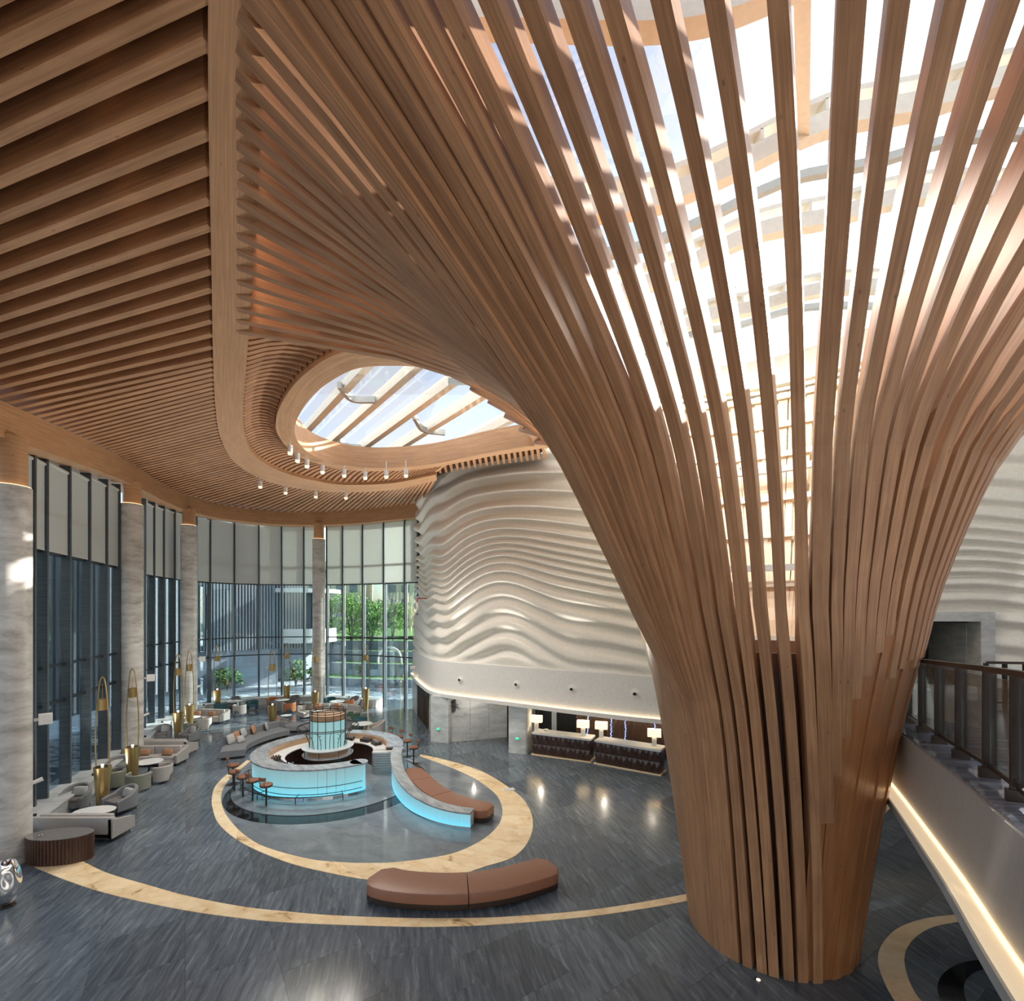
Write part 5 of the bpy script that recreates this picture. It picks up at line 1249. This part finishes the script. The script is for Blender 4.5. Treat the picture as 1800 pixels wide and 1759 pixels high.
# between sofa and tower
armchair(PX(494, 28.8), 1.9, 'dark grey armchair with pillows just behind the rim of the bar')
pillow((PX(489, 28.8)[0], 28.8, .62), 1.9, 'pillow_t', 'terracotta pillow on the armchair behind the rim of the bar', .38, .3)
rtable(PX(503, 30.3), 'small white round side table behind the dark grey armchair', .32, .52)
r = empty('daybed', PX(524, 28.4), .1, label='grey rounded daybed behind the bar rim beside the armchair', cat='daybed')
m = MB(); m.rbox((0, 0, .27), (1.5, .95, .3), .4, n=6, rt=.06); m.build('mattress', M['fabric_d'], r, smooth=True); m = MB(); m.rbox((0, 0, .06), (1.3, .8, .12), .3, n=6); m.build('plinth', M['legs'], r)
tub(PX(622, 30.2), 2.5, 'dark green tub chair right of the bar tower', 'green')
tub(PX(634, 28.8), 1.2, 'dark teal tub chair behind the round table right of the bar tower', 'teal')
rtable(PX(637, 27.2), 'large white round table right of the bar tower', .55)
armchair(PX(662, 27.6), -1.3, 'pale armchair with a tan back at the right of the large white table', 'fabric', 'orange')
tub(PX(612, 28.6), 2.0, 'dark grey tub chair between the tower and the dark green chair', 'fabric_d')
# polished sculpture
r = empty('polished_steel_sculpture', (-12.02, 11.5, 0), 0.8, label='mirror-polished steel pebble sculpture at the lower left edge', cat='sculpture')
m = MB(); vs = []; nu_, nv_ = 32, 24
for i in range(nv_ + 1):
    for j in range(nu_):
        ph = PI * i / nv_; t = 2 * PI * j / nu_; x, y, z = math.sin(ph) * math.cos(t), math.sin(ph) * math.sin(t), math.cos(ph)
        d = 1 - .25 * math.exp(-((x * x) / .09 + ((z - .15) ** 2) / .10)); notch = 1 - .10 * math.exp(-((x) / .18) ** 2) * max(0, z)
        vs.append((x * .27 * (1 + .06 * z), y * .20 * d, .58 + z * .57 * notch))
fs = [(i * nu_ + j, i * nu_ + (j + 1) % nu_, (i + 1) * nu_ + (j + 1) % nu_, (i + 1) * nu_ + j) for i in range(nv_) for j in range(nu_)]
m.add(vs, fs); m.build('pebble', M['chrome'], r, smooth=True)
m = MB(); m.lathe((0, 0, 0), [(.16, 0), (.16, .02), (.1, .03)], 20); m.build('foot', M['bronze'], r)

# ------------------------------------------------------------------ reception under the white fascia
rec = empty('wall_reception', kind='structure')
def seg(a, b, z0, z1, th_, name, mat, parent=rec):
    a, b = Vector((*a, 0)), Vector((*b, 0)); c = (a + b) / 2; d = b - a
    m = MB(); m.box((c.x, c.y, (z0 + z1) / 2), (d.length, th_, z1 - z0), math.atan2(d.y, d.x)); return m.build(name, M[mat], parent)
seg((-7.1, 34.9), (-4.15, 26.95), 0, 2.5, .2, 'left_wall', 'wallstone')
seg((-4.3, 26.3), (-3.3, 25.95), 0, 2.46, .5, 'marble_pier', 'wallstone')
for k in range(3): seg((lerp(-3.3, -.3, k / 3), lerp(26.1, 27.1, k / 3)), (lerp(-3.3, -.3, (k + .99) / 3), lerp(26.1, 27.1, (k + .99) / 3)), 0, 2.46, .2, 'marble_panel', 'wallstone')
seg((-.3, 27.1), (2.6, 29.4), 0, 2.46, .2, 'passage_wall', 'core'); seg((-.3, 30.5), (9, 29.5), 0, 2.46, .2, 'passage_back', 'core')
pc = Vector((.42, 24.3, 0))
m = MB(); m.rbox((pc.x, pc.y, 1.25), (1.0, .9, 2.5), .12, -.35, rt=.005, n=4); o = m.build('pier', M['wallstone'], rec, smooth=True)
seg((1.3, 26.5), (3.4, 25.6), 0, 2.46, .12, 'dark_panel', 'darkhole'); seg((1.35, 26.3), (1.5, 26.24), 0, 2.46, .1, 'panel_post', 'bronze'); seg((2.15, 26.0), (2.4, 25.9), 0, 2.46, .12, 'panel_post', 'steel_grey')
seg((3.4, 25.6), (9.6, 22.3), 0, 2.46, .1, 'backing', 'core')
m = MB(); m.rbox((8.15, 21.0, 1.25), (.8, .9, 2.5), .1, -.5, rt=.005); m.build('pier', M['wallstone'], rec)
# bead wall
bw = empty('bead_curtain_wall', label='dark amber beaded wall with thin glowing blue columns behind the reception desks', cat='screen')
A_, B_ = Vector((3.35, 25.1, 0)), Vector((9.0, 21.95, 0)); dv = (B_ - A_); rb = random.Random(5)
beads = MB(); nstr = 92
for k in range(nstr):
    p = A_.lerp(B_, k / nstr); m = beads; z = .1
    while z < 2.44:
        h = rb.uniform(.04, .09); m.box((p.x, p.y + rb.uniform(-.03, .03), z + h / 2), (.035, .035, h), rb.uniform(0, 1.5)); z += h + .015
tag(beads.build('amber_beads', M['bead'], bw), kind='stuff')
for f in (.10, .29, .40, .62, .80, .92):
    p = A_.lerp(B_, f) + Vector((-.05, -.1, 0)); m = MB(); z = .1
    while z < 2.44: m.box((p.x + rb.uniform(-.03, .03), p.y, z + .02), (.045, .03, .04), rb.uniform(0, 1.5)); z += .055
    tag(m.build('blue_bead_column', M['bluebead'], bw), kind='stuff')
# desks
def desk(a, b, label, ends=True):
    a, b = Vector((*a, 0)), Vector((*b, 0)); dv = b - a; L_ = dv.length; an = math.atan2(dv.y, dv.x); c = (a + b) / 2; n2 = Vector((-dv.y, dv.x, 0)).normalized()
    r = empty('reception_desk', c + n2 * .4, an, label=label, cat='desk'); Dp = .8
    m = MB(); m.box((0, 0, .52), (L_ - .08, Dp - .08, .98)); m.build('carcass', M['darkwood'], r)
    m = MB(); m.rbox((0, 0, 1.055), (L_ + .08, Dp + .08, .09), .04); m.build('marble_top', M['stonetop'], r)
    m = MB(); m.box((0, 0, .02), (L_ + .1, Dp + .1, .04)); m.build('onyx_foot', M['onyx'], r)
    k = int(L_ / .24); w_ = L_ / k
    for row in range(2):
        for i in range(k):
            x0 = -L_ / 2 + w_ * i; z0 = .06 + row * .475; y = -Dp / 2 + .04; q = .055; flip = (i + row) % 2
            vs = [(x0, y, z0), (x0 + w_, y, z0), (x0 + w_, y, z0 + .47), (x0, y, z0 + .47), (x0 + w_ * .5, y - q, z0 + (.12 if flip else .35)), (x0 + w_ * .5, y - q, z0 + .235)]
            m = MB(); m.add(vs, [(0, 1, 4), (1, 5, 4), (1, 2, 5), (2, 3, 5), (3, 4, 5), (3, 0, 4), (0, 3, 2, 1)]); m.build('facet', M['darkwood'], r)
    for s in (-1, 1):
        for i in range(3):
            y0 = -Dp / 2 + .04 + i * .24; m = MB(); x = s * (L_ / 2 - .04); vs = [(x, y0, .06), (x, y0 + .24, .06), (x, y0 + .24, 1.0), (x, y0, 1.0), (x + s * .05, y0 + .12, .5)]; m.add(vs, [(0, 1, 4), (1, 2, 4), (2, 3, 4), (3, 0, 4), (3, 2, 1, 0)]); m.build('side_facet', M['darkwood'], r)
    return r
g = lambda a, b: tuple(G(a, b))[:2]
desk(g(936, 1326), g(1037, 1340), 'left dark faceted reception desk with a pale stone top')
desk(g(1046, 1342), g(1160, 1363), 'right dark faceted reception desk with a pale stone top, beside the timber trunk')
for k, (px, py, D, wh) in enumerate([(943, 1283, 24.1, 'at the left end of the left reception desk'), (1025, 1292, 23.0, 'at the right end of the left reception desk'), (1057, 1297, 22.7, 'at the left end of the right reception desk'), (1150, 1309, 21.3, 'at the right end of the right reception desk')]):
    p = Vector(((px - HX) / FOC * D, D, 1.10)); r = empty('table_lamp', p, -.25, label='lamp with lit box shade ' + wh, cat='lamp', group='lamps on the reception desks')
    m = MB(); m.box((0, 0, .2), (.2, .14, .4)); m.build('marble_base', M['stonetop'], r)
    m = MB(); m.cyl((0, 0, .38), (0, 0, .45), .02, n=8); m.build('neck', M['brass'], r)
    for dx, dy, sx_, sy_ in ((0, -.14, .56, .012), (0, .14, .56, .012), (-.28, 0, .012, .28), (.28, 0, .012, .28)):
        m = MB(); m.box((dx, dy, .57), (sx_, sy_, .32)); m.build('shade_side', M['shade'], r)
p = G(952, 1288, 1.1); r = empty('desk_bell_box', (p.x + .25, 24.0, 1.10), label='small white box beside the leftmost reception lamp', cat='box'); m = MB(); m.rbox((0, 0, .04), (.22, .14, .08), .02); m.build('box_body', M['whitebox'], r)
# lattice doors in the left wall
dr = empty('door_2', kind='structure')
wl0, wl1 = Vector((-7.1, 34.9, 0)), Vector((-4.15, 26.95, 0))
def on_wall(px):
    k = (px - HX) / FOC; fa, fb = wl0.x - k * wl0.y, wl1.x - k * wl1.y; return wl0.lerp(wl1, fa / (fa - fb))
for a, b in ((737.5, 747), (747.6, 757)):
    A2, B2 = on_wall(a), on_wall(b); d2 = (B2 - A2); n3 = Vector((d2.y, -d2.x, 0)).normalized() * -1
    if n3.x > 0: n3 = n3
    n3 = Vector((-abs(d2.y), -abs(d2.x), 0)).normalized(); an = math.atan2(d2.y, d2.x); c = (A2 + B2) / 2 + n3 * .13
    m = MB(); m.box((c.x, c.y, 1.2), (d2.length, .05, 2.4), an); lf = m.build('door_leaf', M['lattice'], dr)
    for i in range(6):
        q = A2.lerp(B2, (i + .5) / 6) + n3 * .17; m = MB(); m.box((q.x, q.y, 1.2), (.04, .03, 2.36), an); m.build('upright', M['bronze'], lf)
    for i in range(8):
        q = (A2 + B2) / 2 + n3 * .17; m = MB(); m.box((q.x, q.y, 1.9 + i * .07), (d2.length, .02, .02), an); m.build('cross_bar', M['bronze'], lf)
# signs on the marble walls
wa = Vector((-3.3, 26.1, 0)); wbv = Vector((-.3, 27.1, 0)); du = (wbv - wa).normalized(); nw = Vector((du.y, -du.x, 0))
def on_panel(px, py, off=.13):
    k = (px - HX) / FOC; fa, fb = wa.x - k * wa.y, wbv.x - k * wbv.y; p = wa.lerp(wbv, fa / (fa - fb)); z = EYE - (py - HY) / FOC * p.y; return Vector((p.x, p.y, z)) + nw * off
sg = empty('brush_sign', on_panel(796, 1240), math.atan2(du.y, du.x), label='small bronze brush-stroke emblem with three upright bars on the shaded marble wall', cat='sign')
def stroke(pts, rr=.018): m = MB(); m.tube(curve([(x, 0, z) for x, z in pts], 5), rr, 6); m.build('stroke', M['bronze'], sg, smooth=True)
for x, z0, z1 in ((-.06, -.33, .30), (.02, -.36, .36), (.10, -.30, .36)): stroke([(x, z0), (x + .005, 0), (x, z1)], .022)
stroke([(.34, -.14), (.12, -.06), (-.1, .0), (-.27, .06), (-.3, .16), (-.15, .22), (.05, .18)]); stroke([(-.1, .3), (.02, .28), (.14, .33)]); stroke([(.10, -.10), (.24, .02), (.16, .12)])
for px, py, nm, mt, lab, cat_ in ((786, 1229, 'alarm_box', 'redbox', 'small red alarm box above the bronze emblem on the marble wall', 'alarm'), (786, 1256, 'wall_switch', 'bronze', 'small dark switch below the bronze emblem on the marble wall', 'switch')):
    r = empty(nm, on_panel(px, py), math.atan2(du.y, du.x), label=lab, cat=cat_); m = MB(); m.rbox((0, 0, 0), (.15, .05, .14), .01); m.build('plate', M[mt], r); m = MB(); m.cyl((0, -.02, 0), (0, -.05, 0), .03, n=10); m.build('button', M['whitebox'], r)
def ledge_pt(px, z):
    h, t = ray_hit(px, offset(WN, 1.01)); n6 = Vector((t.y, -t.x, 0)); return Vector((h.x, h.y, z)) + n6 * .02, math.atan2(n6.y, n6.x) + PI / 2
for c, an, lab in ((Vector((-3.95, 25.88, .72)), -.35, 'small lit green exit sign low on the white pier near the lattice doors'), (Vector((.26, 23.84, .75)), -.35, 'small lit green exit sign low on the marble pier left of the desks'), (*ledge_pt(144, .42), 'small lit green exit sign on the ledge left of the nearest brass lamp'), (*ledge_pt(408, .42), 'small lit green exit sign on the ledge behind the teal chairs')):
    r = empty('exit_sign', c, an, label=lab, cat='sign', group='small lit exit signs'); m = MB(); m.box((0, -.015, 0), (.17, .02, .09)); m.build('lit_face', M['greensign'], r); m = MB(); m.box((0, .01, 0), (.19, .03, .11)); m.build('case', M['whitebox'], r)
# fire monitor and cameras on the left corner of the relief wall
def wallpt(px, py, off):
    h, t = ray_hit(px, WP); n4 = Vector((t.y, -t.x, 0)); return Vector((h.x, h.y, EYE - (py - HY) / FOC * h.y)) + n4 * off, math.atan2(n4.y, n4.x)
c, an = wallpt(750, 1062, .3); r = empty('water_cannon', c, an, label='small red and white fire water nozzle bracketed on the corner of the relief wall', cat='fire nozzle')
m = MB(); m.tube(curve([(-.3, 0, .35), (.1, 0, .35), (.25, 0, .3), (.25, 0, .1)], 5), .035, 8); m.build('red_pipe', M['redbox'], r, smooth=True)
m = MB(); m.cyl((.25, 0, .12), (.25, 0, -.25), .1, .08, 12); m.build('nozzle_body', M['whitebox'], r, smooth=True); m = MB(); m.cyl((.25, 0, -.25), (.4, 0, -.45), .06, .05, 10); m.build('nozzle_tip', M['chrome'], r, smooth=True)
for px, py, lab in ((733, 1172, 'upper white dome camera at the left end of the white fascia'), (738, 1187, 'lower white camera at the left end of the white fascia')):
    c, an = wallpt(px, py, .3); r = empty('security_camera', c, an, label=lab, cat='camera'); m = MB(); m.cyl((-.2, 0, 0), (.15, 0, -.03), .09, .11, 12); m.build('camera_body', M['whitebox'], r, smooth=True); m = MB(); m.cyl((.15, 0, -.03), (.16, 0, -.03), .07, n=12); m.build('lens', M['darkhole'], r)
p = G(895, 1387, .02); r = empty('leaflet', (p.x, p.y, .02), .3, label='white sheet lying on the dark floor beside the cream ring', cat='paper'); m = MB(); m.box((0, 0, .004), (.42, .26, .008)); m.build('sheet', M['stonetop'], r)
# ------------------------------------------------------------------ outdoors
M['paving'] = marble('outdoor_paving', [(0.35, (0.20, 0.24, 0.30)), (0.5, (0.34, 0.38, 0.43)), (0.7, (0.5, 0.53, 0.56))], 0.6, (1, 1, 1), 0.2, 0.5, size=1.5)
M['pool'] = marble('shallow_pool', [(0.42, (0.10, 0.15, 0.21)), (0.47, (0.50, 0.58, 0.66)), (0.53, (0.62, 0.69, 0.75)), (0.58, (0.07, 0.10, 0.15))], 0.12, (0.35, 1.5, 1), 0.15, 0.9, detail=2)
M['grass'] = marble('garden_grass', [(0.3, (0.05, 0.13, 0.03)), (0.55, (0.12, 0.26, 0.05)), (0.75, (0.24, 0.38, 0.10))], 0.9, (1, 1, 1), 0, 0.4, size=2.5)
M['facade'] = plain('grey_ribbed_facade', (0.235, 0.265, 0.30), 0.55)
M['facade_d'] = plain('dark_facade_joint', (0.075, 0.09, 0.105), 0.6)
M['pale_wall'] = plain('pale_blue_grey_wall', (0.25, 0.285, 0.34), 0.6)
M['leaf'] = plain('tree_leaf', (0.17, 0.34, 0.06), 0.7)
M['leaf2'] = plain('darker_leaf', (0.07, 0.16, 0.04), 0.7)
M['bark'] = plain('bark', (0.10, 0.075, 0.05), 0.9)
m = MB(); m.prism([(-60, -10), (-22.2, -10), (-22.2, 37.0), (-20, 38.4), (-7.3, 38.4), (-6.9, 34.0), (60, 34.0), (60, 100), (-60, 100)], -.4, -.06); o = m.build('outdoor_ground', M['paving']); tag(o, kind='structure')
# shallow pool that follows the window wall
pl = [p for p in WN if p.y > 4 and p.x < -9.6]
o1 = offset(pl, -.6); o2 = offset(pl, -5.2); m = MB(); m.grid([[p + Vector((0, 0, -.02)) for p in o1], [p + Vector((0, 0, -.02)) for p in o2]]); o = m.build('outdoor_pool', M['pool']); tag(o, kind='structure')
def ribbed(a, b, z0, z1, pitch, label, mat='facade', name='ribbed_building', lit=None):
    a, b = Vector((*a, 0)), Vector((*b, 0)); dv = b - a; L_ = dv.length; an = math.atan2(dv.y, dv.x); c = (a + b) / 2; r = empty(name, c, an, label=label, cat='building')
    m = MB(); m.box((0, 0, (z0 + z1) / 2), (L_, .4, z1 - z0)); m.build('wall', M['facade_d'], r)
    n = int(L_ / pitch); me = None
    bt = MB(); bt.box((0, 0, (z1 - z0) / 2), (pitch * .55, .22, z1 - z0)); me = bt.mesh('batten', M[mat])
    for k in range(n): link('batten', me, r, (-L_ / 2 + (k + .5) * pitch, -.3, z0))
    return r
ribbed((-25.5, 4), (-28.2, 42.5), .6, 12.5, .42, 'grey ribbed building close outside the left windows')
rb2 = ribbed((-28.2, 43), (-23.2, 47.5), 3.4, 12.6, .26, 'grey ribbed building outside the window corner')
m = MB(); m.box((0, .1, 1.7), (7.0, .5, 3.5)); m.build('base_wall', M['pale_wall'], rb2)
rb3 = ribbed((-23.4, 47.3), (-20.8, 48.6), 3.4, 12.6, .26, 'narrow end of the grey ribbed building next to the round balcony')
# pale building with a rounded balcony
bb = empty('balcony_building', (-21.8, 50.5, 0), label='pale building with a rounded balcony seen through the back windows', cat='building')
m = MB(); m.lathe((0, 0, 0), [(3.1, 4.1), (3.25, 4.1), (3.25, 5.3), (3.1, 5.3)], 30, -PI * .95, .3); m.build('balcony_parapet', M['white'], bb, smooth=True)
m = MB(); m.lathe((0, 0, 0), [(0, 3.9), (3.3, 3.9), (3.3, 4.15), (0, 4.15)], 30); m.build('balcony_floor', M['white'], bb)
m = MB(); m.lathe((0, 0, 0), [(0, 8.9), (3.7, 8.9), (3.7, 9.3), (0, 9.3)], 30); m.build('roof_disc', M['white'], bb)
m = MB(); m.lathe((0, 0, 0), [(2.1, 4.1), (2.1, 8.9)], 30); m.build('glazed_drum', M['facade_d'], bb, smooth=True)
for k in range(12): a = -PI + PI * 1.2 * k / 11; m = MB(); m.box((2.15 * math.cos(a), 2.15 * math.sin(a), 6.5), (.1, .12, 4.8), a); m.build('mullion', M['frame'], bb)
m = MB(); m.box((-1.5, 1, 2.0), (4, 3, 4.0)); m.build('base_wall', M['pale_wall'], bb)
# terraced garden
def terrace(y0, z, x0=-19, x1=-1, bow=2.0, label=''):
    r = empty('garden_terrace', label=label, cat='terrace'); pts = curve([(lerp(x0, x1, k / 8), y0 - bow * math.sin(PI * k / 8) , 0) for k in range(9)], 4)
    m = MB(); m.band(pts, [(0, -.1), (.25, -.1), (.25, z), (0, z)]); m.build('retaining_wall', M['pale_wall'], r)
    back = [Vector((p.x, p.y + 6.5, z - .12)) for p in pts]; m = MB(); m.grid([[p + Vector((0, 0, z - .12)) for p in pts], back]); m.build('lawn', M['grass'], r)
    return r
terrace(47.5, .65, label='lowest curved garden terrace with a pale retaining wall'); terrace(51.0, 1.7, label='second curved garden terrace above the lowest one'); terrace(54.5, 2.7, label='third curved garden terrace below the trees'); terrace(58.5, 3.6, x0=-24, x1=3, label='topmost garden terrace carrying the trees')
m = MB(); m.grid([[Vector((x, y, interp([58, 66, 100], [3.55, 4.2, 4.6], y))) for x in (-60, -26, -10, 10, 50)] for y in (62, 70, 100)]); o = m.build('garden_ground', M['grass']); tag(o, kind='structure')
def tree_out(x, y, z, h, R_, mat, label, seed, n=900, kind='garden_tree'):
    r = empty(kind, (x, y, z), label=label, cat='tree'); rg = random.Random(seed)
    m = MB()
    for k in range(6):
        a = rg.uniform(0, 6.3); rr_ = rg.uniform(.2, .6) * R_
        m.tube([Vector((0, 0, 0)), Vector((math.cos(a) * rr_ * .3, math.sin(a) * rr_ * .3, h * .4)), Vector((math.cos(a) * rr_, math.sin(a) * rr_, h * .8))], .05, 5)
    m.build('trunk', M['bark'], r)
    m = MB(); blobs = [(rg.uniform(-.6, .6) * R_, rg.uniform(-.5, .5) * R_, h * rg.uniform(.35, .85), R_ * rg.uniform(.35, .55)) for _ in range(9)]
    for k in range(n):
        bx, by, bz, br = rg.choice(blobs); d = Vector((rg.gauss(0, 1), rg.gauss(0, 1), rg.gauss(0, 1))).normalized() * br * rg.uniform(.5, 1.05)
        c = Vector((bx, by, bz)) + d; u = Vector((rg.gauss(0, 1), rg.gauss(0, 1), rg.gauss(0, 1))).normalized(); v = u.orthogonal().normalized(); s = rg.uniform(.10, .2)
        m.add([c - u * s, c + v * s * .6, c + u * s, c - v * s * .6], [(0, 1, 2, 3)])
    tag(m.build('foliage', M[mat], r), kind='stuff')
    return r
for k, (px, D, h, R_, mt, lab) in enumerate([(585, 56, 6.5, 2.3, 'leaf', 'green tree in the garden just right of the far stone column'), (618, 57.5, 6.6, 2.6, 'leaf', 'broad green tree in the middle of the garden behind the windows'), (652, 56.5, 5.9, 2.2, 'leaf', 'bright green tree second from the right in the garden'), (690, 58, 5.2, 2.4, 'leaf', 'green tree in the garden nearest to the relief wall'), (545, 57, 5.0, 1.9, 'leaf2', 'loose tree in the garden left of the far column')]):
    z = 2.6 if D < 58 else 3.5
    tree_out((px - HX) / FOC * D, D, z, h, R_, mt, lab, 20 + k, 1700)
for k, (px, D, h, R_) in enumerate([(400, 43.5, 2.0, 1.2), (520, 45.5, 3.0, 1.3), (640, 50, 1.2, .8), (535, 52, 4.2, 1.5), (560, 47, 1.6, 1.0)]):
    tree_out((px - HX) / FOC * D, D, -.05 if D < 48 else .5, h, R_, 'leaf2', ['low shrub outside the window corner', 'tall shrub outside left of the far column', 'small shrub on the lower garden terrace', 'dark tree beside the round balcony building', 'small shrub outside beside the far column'][k], 40 + k, 500, 'garden_shrub')
# bare pale trees at the right and far houses
for k, px in enumerate((676, 700, 722, 735)):
    D = 60; r = empty('bare_tree', ((px - HX) / FOC * D, D, 3.6), label='leafless pale tree at the right of the garden, %s from the left' % NUM[k], cat='tree', group='leafless trees'); rg = random.Random(60 + k); m = MB()
    for _ in range(26):
        a = rg.uniform(0, 6.3); q = rg.uniform(.3, 1.6); m.tube([Vector((0, 0, rg.uniform(.5, 2))), Vector((math.cos(a) * q * .5, math.sin(a) * q * .5, 3)), Vector((math.cos(a) * q, math.sin(a) * q, rg.uniform(3.5, 6)))], .03, 4)
    m.build('branches', M['foam'], r)
for k, (x, y, w_, h, lab) in enumerate([(-17, 92, 12, 15.5, 'far cream apartment block left of the garden trees'), (-3, 95, 11, 16.5, 'far cream apartment block above the garden trees'), (-33, 90, 12, 16, 'far cream apartment block behind the balcony building')]):
    r = empty('apartment_block', (x, y, 0), label=lab, cat='building'); m = MB(); m.box((0, 0, h / 2), (w_, 8, h)); m.build('wall', M['foam'], r)
    for i in range(5):
        for j in range(4): m = MB(); m.box((-w_ / 2 + (i + .5) * w_ / 5, -4.05, 6 + j * 2.6), (w_ / 9, .15, 1.4)); m.build('window', M['facade'], r)
r = empty('white_loop_sculpture', ((690 - HX) / FOC * 50, 50, 1.0), label='white bent tube sculpture on the lower lawn', cat='sculpture')
m = MB(); m.tube(curve([(-1.5, 0, 0), (-1.4, 0, 1.6), (-.4, 0, 2.3), (.6, 0, 1.9), (.9, 0, .6), (.4, 0, 0)], 6), .12, 8); m.build('tube', M['white'], r, smooth=True)
m = MB(); m.tube(curve([(2.5, 0, .3), (3.3, 0, 1.2), (3.4, 0, 0.2)], 6), .12, 8); m.build('tube', M['white'], r, smooth=True)

# ------------------------------------------------------------------ roof and outer shell that keep daylight to the openings
m = MB(); m.box((18.6, 6.5, 16.2), (8, 26, .4)); o = m.build('roof_slab', M['white']); tag(o, kind='structure')
# warm light inside the timber heads, lamps, ring lip, plus added soffit fill
def area(loc, size, power, col, rot=(0, 0, 0), name='lamp_light'):
    l = bpy.data.lights.new(name, 'AREA'); l.energy = power; l.size = size; l.color = col; o = bpy.data.objects.new(name, l); COL.objects.link(o); o.location = loc; o.rotation_euler = rot; return o
def point(loc, power, col, rad=.08):
    l = bpy.data.lights.new('bulb_and_fill_light', 'POINT'); l.energy = power; l.color = col; l.shadow_soft_size = rad; o = bpy.data.objects.new('bulb_and_fill_light', l); COL.objects.link(o); o.location = loc; return o
for px, D in ((943, 24.1), (1025, 23.0), (1057, 22.7), (1150, 21.3)): point(((px - HX) / FOC * D, D, 1.68), 9, (1, .78, .5))
for p in ((1.5, 25.0, 2.3), (4.5, 23.6, 2.3), (6.5, 22.4, 2.3), (-2, 25.5, 2.3)): point(p, 18, (1, .9, .75), .05)  # fill points added under the reception soffit, no lamps of the hall

def spot(loc, power, ang, col=(1, .94, .84), tgt=(0, 0, -1), rad=.12, blend=.8):
    l = bpy.data.lights.new('spot_and_fill_light', 'SPOT'); l.energy = power; l.spot_size = math.radians(ang); l.spot_blend = blend; l.color = col; l.shadow_soft_size = rad
    o = bpy.data.objects.new('spot_and_fill_light', l); COL.objects.link(o); o.location = loc; o.rotation_euler = Vector(tgt).to_track_quat('-Z', 'Y').to_euler(); return o
for px, py in [(510, 789), (539.5, 813), (605, 830), (679, 832), (457.5, 850), (502, 861), (555, 868), (608, 870)]:
    c = G(px, py, 12.72); spot((c.x, c.y, c.z - .25), 520, 130, rad=.05)
# fill uplights added on the window ledge to brighten the slatted ceiling
upl = [(-15.2, 15.2), (-17.0, 19.0), (-18.9, 24.6), (-20.4, 28.2), (-20.6, 33.2), (-17.2, 36.4), (-12.4, 36.0)]
for k, (x, y) in enumerate(upl):
    q = min(range(len(WN)), key=lambda i: (WN[i].x - x) ** 2 + (WN[i].y - y) ** 2); n5 = sidev(WN, q); c = WN[q] + n5 * .75
    r = empty('ledge_fill_light', (c.x, c.y, .56), label='added fill uplight on the window ledge, %s from the nearest end' % NUM[k], cat='light', group='added fill lights along the window ledge')
    m = MB(); m.lathe((0, 0, 0), [(.05, 0), (.06, .08), (.05, .08), (.045, .05)], 14); m.build('can', M['bronze'], r, smooth=True)
    spot((c.x, c.y, 0.70), 430, 110, tgt=(n5.x * .45, n5.y * .45, 1))
for px, D in ((18, 13.55), (232, 23.05), (332, 30.9), (560.5, 36.4)): pass

# fill spots added by the arches to brighten the inside of the flare
for x, y, z in ((3.6, 9.4, 14.0), (7.8, 9.2, 15.2), (5.7, 12.2, 14.9)): spot((x, y, z), 900, 165, (1, .95, .86), (0, .25, -1), .05, .3)

# fill spots added behind the fascia lip to brighten the undersides of the ribs
for u in (9.8, 13.0, 16.5, 20.5):
    c = at_len(WP, sWP, u); spot((c.x - .1, c.y - .55, 4.75), 800, 120, (1, .93, .82), (-.35, -.75, 1.0), .1, .8)
